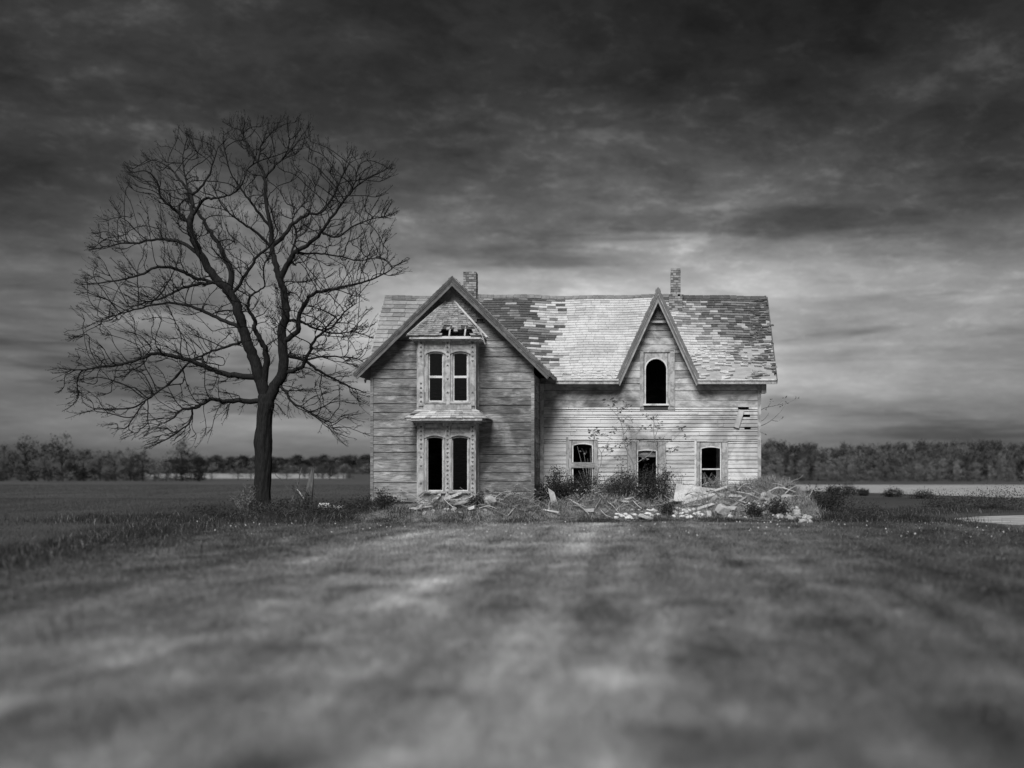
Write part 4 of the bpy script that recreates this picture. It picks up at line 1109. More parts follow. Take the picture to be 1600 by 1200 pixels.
def shoot(start, d, length, step, wander, up, slack):
    """grow one branch from a node; returns the node indices along it"""
    n = max(1, int(length / step)); cur = start; path = [start]; kink = rv() * 0.25
    for k in range(n):
        p = nodes[cur]
        if rr.random() < 0.3: kink = rv() * 0.35
        out = (p - CC).normalized()
        d = (d + rv() * wander + kink * 0.20 + out * 0.16 + Vector((0, 0, up))).normalized()
        q = p + d * step * rr.uniform(0.8, 1.2)
        if not free(q, slack): break
        nodes.append(q); parent_.append(cur); rad_.append(0.0); cur = len(nodes) - 1; path.append(cur)
    return path, d
def side_dir(t, out, lo, hi):
    v = rv(); v = (v - t * v.dot(t))
    v = (v.normalized() + (out - t * out.dot(t)) * 0.75 + Vector((0, 0, 0.18))).normalized()
    v = (v - t * v.dot(t)).normalized(); a = R(rr.uniform(lo, hi))
    return (t * math.cos(a) + v * math.sin(a)).normalized()
# secondary branches: grow towards free places of the crown, straight and outward
attr = []; rg = np.random.default_rng(3)
while len(attr) < 2600:
    p = (rg.uniform(92, 640), rg.uniform(182, 705))
    if not inside(p): continue
    ed = np.min(np.hypot(DEN[:, 0] - p[0], DEN[:, 1] - p[1]))
    half = 3.9 * math.sqrt(1 - max(0, 1 - ed / 170) ** 2) if ed < 170 else 3.9
    y = TY + rg.uniform(-1, 1) * max(half * (0.8 if p[1] > 560 else 1), 0.3)
    w = at(p[0], p[1], y)
    if free(w, 0) and mnoise.noise(w * 0.55 + Vector((9, 2, 5))) > -0.16: attr.append(w)
STEP, INF, KILL = 0.18, 2.1, 0.44
for it in range(70):
    kd = kdtree.KDTree(len(nodes))
    for i, q in enumerate(nodes): kd.insert(q, i)
    kd.balance(); pull = {}; nxt = []
    for a_ in attr:
        co, i, d = kd.find(a_)
        if d < KILL: continue
        nxt.append(a_)
        if d < INF:
            u = (a_ - nodes[i]) / d; v = pull.get(i); pull[i] = u if v is None else v + u
    attr = nxt; added = 0
    for i, v in pull.items():
        if v.length < 1e-3: continue
        v.normalize(); out = (nodes[i] - CC).normalized()
        pd = (nodes[i] - nodes[parent_[i]]).normalized() if parent_[i] >= 0 else out
        if v.dot(pd) < -0.1 or v.dot(out) < -0.4: continue
        d = (v + rv() * 0.12 + pd * 0.66 + out * 0.26 + Vector((0, 0, 0.06))).normalized()
        q = nodes[i] + d * STEP * rr.uniform(0.8, 1.2)
        if kd.find(q)[2] < STEP * 0.5 or not free(q, 6): continue
        nodes.append(q); parent_.append(i); rad_.append(0.0); added += 1
    if not added: break
n_sec = len(nodes); has = set(parent_)
lv0 = [([parent_[i], i], (nodes[i] - nodes[parent_[i]]).normalized()) for i in range(n_fixed, n_sec)]
lv0 += [([parent_[i], i], (nodes[i] - nodes[parent_[i]]).normalized()) for i in range(1, n_fixed) if parent_[i] >= 0 and rad_[i] < 0.05]
tipsp = []
for i in range(n_sec):
    if i in has or parent_[i] < 0: continue
    t = (nodes[i] - nodes[parent_[i]]).normalized()
    for k in range(4): tipsp.append(shoot(i, (t * 0.8 + rv() * 0.42 + (nodes[i] - CC).normalized() * 0.45).normalized(), rr.uniform(0.3, 1.05), 0.13, 0.09, 0.02, rr.uniform(2, 22)))
def sprout(paths, per_m, lo, hi, lmin, lmax, step, slack):
    res = []
    for path, dl in paths:
        n = len(path)
        for j in range(1, n):
            t = (nodes[path[j]] - nodes[path[j - 1]]); sl_ = t.length
            if sl_ < 1e-5: continue
            t.normalize(); m = per_m * sl_
            while m > 0:
                if rr.random() < m:
                    out = (nodes[path[j]] - CC).normalized()
                    res.append(shoot(path[j], side_dir(t, out, lo, hi), rr.uniform(lmin, lmax) * (1.1 - 0.45 * j / n), step, 0.2, 0.03, slack + rr.uniform(0, 8)))
                m -= 1
        if n > 2:
            for k in range(2):
                res.append(shoot(path[-1], (dl + rv() * 0.6).normalized(), rr.uniform(lmin, lmax) * 0.7, step, 0.2, 0.03, slack + 8))
    return res
lv1 = sprout(lv0, 2.3, 35, 70, 0.22, 0.6, 0.12, 4) + tipsp
lv2 = sprout(lv1, 4.2, 35, 75, 0.08, 0.24, 0.09, 8)
ch = [[] for _ in nodes]
for i, p in enumerate(parent_):
    if p >= 0: ch[p].append(i)
alive = []
TIP, EXPN = 0.0046, 2.45
acc = [0.0] * len(nodes)
for i in range(len(nodes) - 1, n_fixed - 1, -1):
    a = acc[i] if acc[i] > 0 else TIP ** EXPN
    rad_[i] = min(a ** (1 / EXPN), 0.04)
    acc[parent_[i]] += a if parent_[i] >= n_fixed else 0
PA = np.array([tuple(nodes[parent_[i]] - TO) for i in range(n_fixed, len(nodes))]); PB = np.array([tuple(nodes[i] - TO) for i in range(n_fixed, len(nodes))])
RB = np.array(rad_[n_fixed:]); RA = np.array([min(rad_[parent_[i]], rad_[i] * 1.5) for i in range(n_fixed, len(nodes))])
D = PB - PA; D /= np.linalg.norm(D, axis=1)[:, None] + 1e-9
U = np.cross(D, np.array([0.31, 0.9, 0.27])); U /= np.linalg.norm(U, axis=1)[:, None] + 1e-9; Wv = np.cross(D, U)
rings = []
for k in range(4):
    w = k * math.pi / 2
    rings.append((U * math.cos(w) + Wv * math.sin(w)))
Vt = np.stack([PA + rings[k] * RA[:, None] for k in range(4)] + [PB + D * (RB * 0.5)[:, None] + rings[k] * RB[:, None] for k in range(4)], 1)
base = np.arange(len(PA))[:, None] * 8
Ft = np.concatenate([base + np.array([[k, (k + 1) % 4, 4 + (k + 1) % 4, 4 + k]]) for k in range(4)], 1).reshape(-1, 4)
tips = np.array([i - n_fixed for i in range(n_fixed, len(nodes)) if not ch[i]])
# buds at the tips
Bc = PB[tips]; bs = rng.uniform(0.012, 0.026, len(tips))[:, None]
bud = np.stack([Bc - U[tips] * bs * 0.6, Bc - Wv[tips] * bs * 0.6, Bc + U[tips] * bs * 0.6, Bc + Wv[tips] * bs * 0.6, Bc + D[tips] * bs * 2.0, Bc - D[tips] * bs], 1)
b0 = len(Vt) * 8; bb = b0 + np.arange(len(tips))[:, None] * 6
Fb = np.concatenate([bb + np.array([[k, (k + 1) % 4, 4, 4]]) for k in range(4)] , 1).reshape(-1, 4)
Vall = np.concatenate([Vt.reshape(-1, 3), bud.reshape(-1, 3)])
me = bpy.data.meshes.new('crown')
faces = Ft.tolist() + [[a, b, c] for a, b, c, d in Fb.tolist()]
me.from_pydata(Vall.tolist(), [], faces); me.materials.append(MATS['twig_bark']); me.update()
crown = link(bpy.data.objects.new('crown', me), tree); crown['kind'] = 'stuff'
print('TREE nodes', len(nodes), 'fixed', n_fixed, 'left', len(alive))
# ================================================================== FAR TREES
def copy_tree(root, loc, sc, rz, label=None, group=None):
    c = root.copy(); COL.objects.link(c); c.location = loc; c.scale = sc; c.rotation_euler = (0, 0, rz)
    if label: c['label'] = label
    if group: c['group'] = group
    for k in root.children:
        d = k.copy(); COL.objects.link(d); d.parent = c
    return c
def far_tree_mesh(seed, leafm, trunkm, crown_lo=0.2, wide=0.36, clumps=38, per=46, leaf=0.34, tr=1.0, spread=1.0):
    """trunk with limbs and an open crown of leaf clumps; 10 m tall"""
    r = np.random.default_rng(seed); q = random.Random(seed)
    mb = MB(); hgt = 10.0
    mb.tube([(0, 0, -0.2), (0.05, 0.02, 2.0), (q.uniform(-.2, .2), 0.1, 5.0), (q.uniform(-.3, .3), 0, 8.2)], [0.24 * tr, 0.19 * tr, 0.12 * tr, 0.03], 5)
    cs = []
    for i in range(clumps):
        t = q.random(); z = hgt * (crown_lo + (0.96 - crown_lo) * t)
        prof = math.sqrt(max(0.03, 1 - ((t - 0.42) / 0.62) ** 2))
        rad = hgt * wide * prof * math.sqrt(q.random()) * q.uniform(0.75, 1.12); a = q.uniform(0, 2 * math.pi)
        c = Vector((rad * math.cos(a), rad * math.sin(a), z)); cs.append(c)
        s = Vector((0, 0, max(1.4, z - rad * 0.9 - 0.4)))
        mb.tube([s, s.lerp(c, 0.55) + Vector((0, 0, 0.2)), c], [0.07 * tr, 0.045 * tr, 0.015], 3)
    trunk = mb.mesh('trunk', trunkm)
    C = np.concatenate([np.array(c)[None] + r.normal(size=(per, 3)) * np.array([0.62, 0.62, 0.46]) * spread * r.uniform(0.6, 1.15) for c in cs])
    V, F = cards(C, r.uniform(0.6, 1.3, len(C)) * leaf)
    o = tri_mesh('crown', V, F, leafm); me = o.data; bpy.data.objects.remove(o)
    return trunk, me
def far_proto(name, cat, seed, leafm, trunkm='far_trunk', **kw):
    t, c = far_tree_mesh(seed, leafm, trunkm, **kw)
    return t, c, name, cat
def put_far(pr, px, top, Y, wpx, label, group=None, base=None):
    t, c, name, cat = pr
    d = Y - CAMY; s = 1800 / d
    e = empty(name, (atx(px, Y), Y, 0)); h = atz(top, Y) / 9.4
    link(bpy.data.objects.new('trunk', t), e); link(bpy.data.objects.new('crown', c), e)
    w = (wpx / s) / (10 * 0.36 * 2 * 1.05)
    e.scale = (w, w, h); e.rotation_euler = (0, 0, random.uniform(0, 6.28))
    tag(e, label, cat, group); return e
P_dark = [far_proto('hedgerow_tree', 'tree', 100 + i, 'far_dark', crown_lo=0.14, clumps=44, per=40, leaf=0.34, tr=0.9) for i in range(3)]
P_mid = [far_proto('hedgerow_tree', 'tree', 110 + i, 'far_mid', crown_lo=0.12, clumps=44, per=40, leaf=0.34, tr=0.9) for i in range(3)]
P_pale = [far_proto('hedgerow_tree', 'tree', 120 + i, 'far_pale', crown_lo=0.1, clumps=34, per=34, leaf=0.32, tr=0.7) for i in range(2)]
P_ever = far_proto('evergreen_tree', 'tree', 131, 'far_dark', crown_lo=0.04, wide=0.36, clumps=60, per=44, leaf=0.4)
rr = random.Random(77)
LEFT = [  # px, top row, width px, depth, kind, label
    (6, 697, 34, 158, 1, 'open half-bare tree at the left edge of the picture'),
    (40, 686, 56, 156, 0, 'broad dark tree, the wider of two tall trees at far left'),
    (70, 695, 30, 162, 1, 'slim tree squeezed between the two tall trees at far left'),
    (97, 683, 58, 156, 0, 'tallest dark tree in the hedgerow at far left'),
    (130, 705, 40, 160, 0, 'dark round tree just right of the tallest hedgerow tree'),
    (157, 707, 34, 164, 0, 'small dark tree left of centre in the hedgerow across the field'),
    (180, 705, 46, 158, 1, 'rounded grey tree near the middle of the hedgerow'),
    (204, 703, 34, 166, 0, 'dark tree rising behind the middle of the hedgerow'),
    (223, 706, 42, 158, 0, 'dark bushy tree right of the hedgerow middle'),
    (241, 716, 34, 157, 2, 'low pale tree, left of two pale trees before the tall crown'),
    (260, 719, 38, 156, 2, 'low pale tree directly left of the tall lone crown'),
    (284, 688, 48, 157, 0, 'tall tree with fan crown standing above the hedgerow end'),
    (304, 702, 28, 168, 2, 'pale thin tree behind the hedgerow end'),
    (311, 716, 24, 156, 3, 'small dense dark evergreen at the right end of the hedgerow'),
    (331, 722, 22, 190, 2, 'thin pale tree standing before the bright field strip'),
    (372, 719, 34, 188, 2, 'pale spreading tree by the bright strip left of the trunk'),
    (392, 722, 24, 192, 2, 'small pale tree close to the left side of the big trunk'),
    (448, 724, 30, 196, 2, 'pale tree just right of the big trunk'),
    (515, 716, 34, 205, 1, 'grey tree at the right end of the bright strip')]
for px, top, w, Y, k, lab in LEFT:
    pr = (rr.choice(P_dark), rr.choice(P_mid), rr.choice(P_pale), P_ever)[k]
    put_far(pr, px, top, Y, w, lab)
# hedge of undergrowth along the far side of the field
pr_bush = far_proto('hedge_bush', 'bush', 140, 'far_dark', crown_lo=0.05, wide=0.5, clumps=30, per=30, leaf=0.5)
for i in range(26):
    px = -60 + i * 15 + rr.uniform(-5, 5)
    put_far(pr_bush, px, 742 - rr.uniform(0, 6), 160 + rr.uniform(-3, 6), rr.uniform(16, 30), 'low dark bush in the undergrowth below the hedgerow trees', 'undergrowth below the hedgerow trees')
# distant woods behind the bright strip
P_wood = [far_proto('distant_tree', 'tree', 150 + i, m, crown_lo=0.02, wide=0.40, clumps=34, per=30, leaf=0.75, tr=0.6, spread=1.2) for i, m in enumerate(('far_dark', 'far_mid', 'far_mid', 'far_pale'))]
for i in range(54):
    px = 262 + 340 * (i + rr.random()) / 54
    top = rr.uniform(711, 722)
    put_far(rr.choice(P_wood[:3]), px, top, rr.uniform(715, 790), rr.uniform(18, 30), 'tree in the distant wood beyond the bright field strip', 'trees of the distant wood left of the house')
for i in range(10):
    put_far(rr.choice(P_pale + P_mid), 468 + 90 * (i + rr.random()) / 10, rr.uniform(727, 733), rr.uniform(215, 235), rr.uniform(9, 16), 'small tree before the right part of the bright field strip', 'small trees before the bright strip')
for i in range(14):
    put_far(P_wood[rr.choice((1, 3))], 455 + 130 * (i + rr.random()) / 14, rr.uniform(724, 731), rr.uniform(560, 700), rr.uniform(14, 24), 'lower tree at the front edge of the distant wood', 'front edge of the distant wood')
# woods on the right
P_rf = [far_proto('woodland_tree', 'tree', 160 + i, m, crown_lo=0.02, wide=0.40, clumps=46, per=40, leaf=0.52, tr=0.5, spread=1.15) for i, m in enumerate(('wood_dark', 'wood_dark', 'wood_mid', 'wood_mid'))]
P_yp = [far_proto('young_tree', 'tree', 170 + i, m, 'far_trunk', crown_lo=0.08, wide=0.32, clumps=34, per=36, leaf=0.40, tr=0.35, spread=1.1) for i, m in enumerate(('wood_pale', 'wood_pale', 'wood_mid'))]
for i in range(44):
    px = 1150 + 560 * (i + rr.random() * 0.8) / 44
    put_far(rr.choice(P_rf[:3]), px, 697 + rr.uniform(-6, 8), rr.uniform(196, 222), rr.uniform(28, 46), 'tall dark tree at the back of the woods right of the house', 'tall trees at the back of the right-hand woods')
for i in range(40):
    px = 1150 + 560 * (i + rr.random() * 0.8) / 40
    put_far(rr.choice(P_rf), px, 710 + rr.uniform(-6, 8), rr.uniform(176, 192), rr.uniform(24, 40), 'middle-height tree in the woods right of the house', 'middle rows of the right-hand woods')
for i in range(40):
    px = 1160 + 540 * (i + rr.random() * 0.9) / 40
    put_far(rr.choice(P_yp), px, 722 + rr.uniform(-9, 9), rr.uniform(158, 172), rr.uniform(14, 26), 'pale young tree along the front edge of the right-hand woods', 'young trees at the edge of the right-hand woods')
pr_rb = far_proto('edge_bush', 'bush', 180, 'wood_mid', crown_lo=0.03, wide=0.5, clumps=30, per=30, leaf=0.5)
for i in range(30):
    put_far(pr_rb, 1160 + 520 * (i + rr.random()) / 30, rr.uniform(741, 747), rr.uniform(150, 158), rr.uniform(16, 34), 'low bush at the foot of the right-hand woods', 'bushes at the foot of the right-hand woods')

# ================================================================== GRASS
def region(n, d0, d1, l, r, power=1.0):
    """roots spread over the ground between two distances and two picture columns"""
    d = d0 + (d1 - d0) * rng.random(n) ** power
    return np.stack([(rng.uniform(l, r, n) - 1000) * d / 1800, d + CAMY], 1)
LX, LYs = np.array([-10.6, -12.6, -14.6, -15.5]), np.array([-45, -22, -9, -6.0])
def on_lawn(P):
    return (P[:, 0] > np.interp(P[:, 1], LYs, LX) + 0.2) & (P[:, 1] < -5.0 + 0.45 * np.sin(P[:, 0] * 1.1) + 0.3 * np.sin(P[:, 0] * 2.7 + 1)) & ~((P[:, 0] > 11.5) & (P[:, 1] > -7.0 - (P[:, 0] - 12.4) * 0.6))
P = np.concatenate([region(260000, 5.5, 18, -60, 1660, 1.25), region(240000, 16, 40, -40, 1640, 0.8)])
P = P[on_lawn(P)]; d = P[:, 1] - CAMY
clump = 0.5 + 0.5 * np.sin(P[:, 0] * 1.9 + 2 * np.sin(P[:, 1] * 1.3)) * np.sin(P[:, 1] * 2.3 + 1.5 * np.sin(P[:, 0] * 0.9))
h = rng.uniform(0.03, 0.075, len(P)) * (0.7 + 0.9 * clump)
w = rng.uniform(0.006, 0.012, len(P)) * (0.7 + d / 22)
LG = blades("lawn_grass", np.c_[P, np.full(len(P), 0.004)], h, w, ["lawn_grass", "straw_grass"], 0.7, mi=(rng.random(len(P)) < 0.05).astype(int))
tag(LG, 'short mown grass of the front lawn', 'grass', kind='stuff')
# crop field on the left
P = np.concatenate([region(150000, 30, 75, -30, 600, 0.9), region(90000, 70, 150, -30, 600, 0.9), region(120000, 16, 90, -900, -20, 0.9), region(40000, 14, 34, -400, 420, 0.9)])
P = P[(P[:, 0] < np.interp(P[:, 1], [-45, -22, -12, 1.5, 9], [-11.2, -12.8, -14.2, -15.5, -10.2]))]; d = P[:, 1] - CAMY
o = blades('crop_blades', np.c_[P, np.zeros(len(P))], rng.uniform(0.04, 0.10, len(P)), rng.uniform(0.010, 0.018, len(P)) * d / 45, 'crop_grass', 0.8)
tag(o, 'short even crop covering the field behind the big tree', 'crop', kind='stuff')
# rough uncut grass: along the lawn's left edge, round the tree, before and beside the house
def band(n, pts, width):
    pts = np.array(pts, float); seg = rng.integers(0, len(pts) - 1, n); t = rng.random(n)[:, None]
    c = pts[seg] * (1 - t) + pts[seg + 1] * t
    return c + rng.normal(size=(n, 2)) * np.array(width)
A = np.concatenate([band(26000, [(-10.8, -38), (-11.9, -30), (-12.8, -22), (-13.8, -14), (-15.0, -8)], (0.7, 0.7)),
                    band(3000, [(-15.9, 1.4), (-15.0, 1.2), (-14.5, 1.6)], (0.35, 0.3)), band(9000, [(-13.2, -23.5), (-14.5, -19.5)], (0.8, 1.0)),
                    band(30000, [(-20, -3), (-15, -2.5), (-10, -3.5)], (1.2, 1.5)),
                    band(34000, [(-15.5, -5.2), (-10, -4.8), (-4, -5.2), (2, -4.0), (6, -4.2), (8.5, -4.0)], (0.5, 0.6)),
                    band(24000, [(6.8, -3.0), (8.6, -3.0), (10.2, -4.0)], (0.8, 0.9)),
                    band(12000, [(9, 3), (12, 6), (22, 12)], (1.5, 1.2))])
A = A[(A[:, 1] < -0.3) | (A[:, 0] < WX0 - 0.15) | (A[:, 0] > MX1 + 0.15)]
A = A[~((A[:, 0] > WX0 - 0.05) & (A[:, 0] < WX1 + 0.05) & (A[:, 1] > WY - 0.1))]
n = len(A); z = H(A[:, 0], A[:, 1])
k = 0.45 + 0.75 * (0.5 + 0.5 * np.sin(A[:, 0] * 2.7 + np.sin(A[:, 1] * 3.1))) ** 1.5
front = (A[:, 0] > -9.6) & (A[:, 0] < 6.6) & (A[:, 1] > -6.5)
h = rng.uniform(0.08, 0.30, n) * k * np.where(front, 0.5, 1.0)
o = blades('rough_grass', np.c_[A, z], h, rng.uniform(0.008, 0.02, n), ['rough_grass', 'straw_grass'], 0.6, mi=(rng.random(n) < 0.07).astype(int), seg=2)
tag(o, 'long uncut grass along the lawn edge and before the house', 'grass', kind='stuff')
# dry straw and weeds on the rubble heap
A = np.concatenate([band(7000, [(2.0, -2.4), (4.5, -2.2), (6.0, -2.4)], (0.6, 0.6)), band(11000, [(-9, -3.6), (-6, -4.3), (-4, -3.6), (-2, -2.2), (1, -2.2), (4, -2.6), (5.6, -2.4)], (0.5, 0.55))])
A = A[~((A[:, 0] > WX0 - 0.05) & (A[:, 0] < WX1 + 0.05) & (A[:, 1] > WY - 0.1)) & (A[:, 1] < -0.15) & ~((A[:, 0] > BAYX0 - .1) & (A[:, 0] < BAYX1 + .1) & (A[:, 1] > BAYY - 0.1))]
n = len(A)
o = blades('dry_weeds', np.c_[A, H(A[:, 0], A[:, 1])], rng.uniform(0.08, 0.34, n), rng.uniform(0.006, 0.014, n), ['straw_grass', 'rough_grass', 'heap_straw'], 1.1, mi=np.where((A[:, 0] > 1.5) & (rng.random(n) < 0.6), 2, rng.choice(3, n, p=(0.35, 0.45, 0.2))), seg=2)
tag(o, 'dry tangled straw and weeds over the rubble before the house', 'weeds', kind='stuff')
# clover heads
A = np.concatenate([region(260, 30, 40.5, 300, 1580), region(70, 36.5, 41, 1180, 1580)]); A = A[on_lawn(A)]; n = len(A)
V, F = cards(np.c_[A, rng.uniform(0.05, 0.10, n)], rng.uniform(0.03, 0.07, n))
tag(tri_mesh('clover_flowers', V, F, 'flower'), 'scattered tiny white flowers in the lawn', 'flowers', kind='stuff')

# ================================================================== SHRUBS
def on_mound(px, py, y0=-7.5, y1=3.0):
    """where the line of sight meets the heap, the ground or a wall"""
    Y = y0
    while Y < y1:
        p = at(px, py, Y)
        if p.z <= H(p.x, p.y): return p
        lim = BAYY - 0.12 if BAYX0 - .1 < p.x < BAYX1 + .1 else (WY - 0.12 if WX0 < p.x < WX1 + 0.1 else (-0.16 if WX1 < p.x < MX1 else 9))
        if Y > lim: return at(px, py, lim)
        Y += 0.03
    return at(px, py, y1)
def shrub(label, x, y, half, n, leafm, leaf=0.05, stems=16, name='shrub', group=None, stemm='dark_stick'):
    z0 = float(H(x, y)); e = tag(empty(name, (x, y, z0)), label, name.split('_')[-1] if name != 'weed_clump' else 'weeds', group)
    q = random.Random(int(x * 100 + y * 10)); hx, hy, hz = half; mb = MB(); tipsl = []
    for i in range(stems):
        a = q.uniform(0, 6.28); r_ = math.sqrt(q.random()); tp_ = Vector((hx * r_ * math.cos(a), hy * r_ * math.sin(a), hz * 2 * q.uniform(0.5, 1.15) * (1 - 0.45 * r_ * r_)))
        b_ = Vector((tp_.x * 0.25, tp_.y * 0.25, -0.05)); m_ = b_.lerp(tp_, 0.5) + Vector((q.uniform(-.08, .08), q.uniform(-.08, .08), 0.06))
        mb.tube([b_, m_, tp_], [0.014, 0.010, 0.004], 3); tipsl += [b_.lerp(m_, 0.6), m_, m_.lerp(tp_, 0.5), tp_]
        for k in range(4):
            s_ = m_.lerp(tp_, q.random()); s2 = s_ + Vector((q.uniform(-1, 1), q.uniform(-1, 1), q.uniform(-.2, 1))) * 0.22 * max(hx, 0.5)
            mb.tube([s_, s2], [0.006, 0.003], 3); tipsl.append(s2)
    mb.build('stems', stemm, e)
    if n:
        T = np.array([tuple(t) for t in tipsl]); C = T[rng.integers(0, len(T), n)] + rng.normal(size=(n, 3)) * np.array([0.14, 0.14, 0.12]) * max(0.6, hx)
        C[:, 2] = np.maximum(C[:, 2], 0.02)
        V, F = cards(C, rng.uniform(0.6, 1.5, n) * leaf)
        tri_mesh('foliage', V, F, leafm, e)
    return e
def sh(label, px, y, half, n, leafm, **kw): return shrub(label, atx(px, y), y, half, n, leafm, **kw)
sh('dense dark bush left of the boarded window', 868, -1.1, (0.64, 0.45, 0.72), 3600, 'leaf_dark', leaf=0.055, stems=36)
sh('low dark bush against the left wing wall', 603, -3.5, (0.62, 0.4, 0.30), 1800, 'leaf_dark', leaf=0.05, stems=26)
sh('twiggy bush at the left corner of the house', 573, -2.6, (0.45, 0.4, 0.36), 900, 'leaf_dark', leaf=0.045, stems=24)
sh('dark bush under the middle opening', 1008, -2.0, (0.76, 0.4, 0.62), 2600, 'leaf_dark', leaf=0.05, stems=26)
sh('dark bush left of the leaning board', 1034, -1.7, (0.5, 0.3, 0.66), 1800, 'leaf_dark', leaf=0.045, stems=24)
sh('dark tangle below the boarded window', 906, -1.7, (0.75, 0.4, 0.50), 2300, 'leaf_dark', leaf=0.05, stems=30)
sh('leafy bush left of the middle opening', 958, -1.2, (0.62, 0.35, 0.45), 1300, 'leaf_mid', leaf=0.045, stems=22)
sh('small dark bush in the corner between wing and main front', 842, -0.6, (0.24, 0.22, 0.62), 700, 'leaf_dark', leaf=0.05, stems=18)
sh('low dark bush at the foot of the rubble, beside the white board', 1178, -3.5, (0.36, 0.3, 0.24), 900, 'leaf_dark', leaf=0.05, stems=18)
sh('wide low dark bush before the stone blocks', 1216, -3.6, (0.62, 0.4, 0.28), 1600, 'leaf_dark', leaf=0.05, stems=26)
sh('dark thicket right of the rubble heap', 1296, -1.6, (0.85, 0.6, 0.48), 2400, 'leaf_dark', leaf=0.06, stems=36)
sh('dark low scrub trailing off to the right of the thicket', 1345, -2.8, (1.1, 0.6, 0.26), 1800, 'leaf_dark', leaf=0.05, stems=36)
sh('pale twiggy bush behind the right corner of the house', 1222, 4.0, (0.8, 0.6, 0.62), 900, 'leaf_mid', leaf=0.06, stems=40)
sh('tangled twiggy bush right of the middle opening', 1062, -0.8, (0.5, 0.25, 0.55), 500, 'leaf_mid', leaf=0.04, stems=34, stemm='dead_stick')
sh('tangled twiggy bush between the boarded window and the saplings', 945, -0.7, (0.45, 0.25, 0.5), 450, 'leaf_mid', leaf=0.04, stems=30, stemm='dead_stick')
sh('low twiggy growth on the heap below the right window', 1120, -1.5, (0.7, 0.3, 0.25), 500, 'leaf_mid', leaf=0.04, stems=36, stemm='dead_stick')
sh('twiggy dead growth on the heap before the bay', 690, -4.0, (0.9, 0.25, 0.16), 300, 'leaf_mid', leaf=0.04, stems=40, stemm='dead_stick')
sh('twiggy dead growth between the bay and the bark slab', 800, -3.3, (0.9, 0.3, 0.2), 500, 'leaf_mid', leaf=0.04, stems=44, stemm='dead_stick')
sh('tall dark bush rising between the boarded window and middle opening', 975, -1.5, (0.55, 0.3, 0.62), 1300, 'leaf_dark', leaf=0.05, stems=40)
sh('dark weeds at the foot of the wall right of the bay', 790, -3.0, (0.7, 0.3, 0.2), 900, 'leaf_dark', leaf=0.05, stems=26)
sh('dark weeds in the debris under the bay', 745, -4.2, (0.45, 0.25, 0.16), 700, 'leaf_dark', leaf=0.05, stems=20)
sh('dark weeds between the plaster chunks', 1040, -3.1, (0.35, 0.25, 0.22), 600, 'leaf_dark', leaf=0.05, stems=20)
sh('thin twiggy bush beyond the rubble heap', 1268, 5.5, (0.8, 0.6, 0.58), 500, 'leaf_mid', leaf=0.06, stems=36)
sh('dead broad-leaved weeds left of the tree trunk', 385, 1.0, (0.62, 0.4, 0.50), 1000, 'leaf_mid', leaf=0.06, stems=34, name='weed_clump', stemm='dead_stick')
sh('leafy weeds growing around the split stump', 470, 0.4, (0.55, 0.35, 0.62), 1100, 'leaf_mid', leaf=0.06, stems=30, name='weed_clump')
sh('low weeds right of the tree trunk', 437, 0.8, (0.5, 0.35, 0.30), 700, 'leaf_dark', leaf=0.05, stems=22, name='weed_clump')
sh('tall leafy weeds between the white slabs and the house', 553, -1.8, (0.8, 0.4, 0.34), 1100, 'leaf_dark', leaf=0.05, stems=34, name='weed_clump')
sh('dark weeds before the white slabs', 505, -3.2, (1.0, 0.4, 0.24), 1300, 'leaf_dark', leaf=0.05, stems=34, name='weed_clump')
sh('dark weeds before the tree trunk', 420, -2.6, (1.1, 0.4, 0.26), 1400, 'leaf_dark', leaf=0.05, stems=36, name='weed_clump')
sh('low leafy weeds right of the split stump', 520, -2.2, (0.9, 0.4, 0.22), 1100, 'leaf_dark', leaf=0.05, stems=24, name='weed_clump')
sh('low leafy weeds in the long grass left of the tree', 330, -2.5, (1.0, 0.5, 0.22), 1100, 'leaf_dark', leaf=0.05, stems=28, name='weed_clump')
for px, y, hw, hh, lab in ((1302, 44, 0.6, 0.30, 'dark brush nearest the house along the pale field'), (1326, 40, 0.9, 0.34, 'wider dark brush second from the house along the pale field'), (1347, 38, 0.5, 0.24, 'small brush third from the house along the pale field'),
                           (1396, 34, 0.75, 0.27, 'flat dark brush in the middle of the pale field edge'), (1440, 30, 1.1, 0.16, 'low straggling brush right of the flat brush')):
    sh(lab, px, y, (hw, 0.5, hh), 1500, 'leaf_dark', leaf=0.07, stems=22)
sh('wide dark brush at the right edge of the picture', 1565, 9, (2.2, 1.0, 0.22), 5000, 'leaf_dark', leaf=0.05, stems=110)
sh('dark brush left of the wide brush near the driveway', 1490, 12, (1.8, 1.0, 0.16), 3000, 'leaf_dark', leaf=0.05, stems=60)

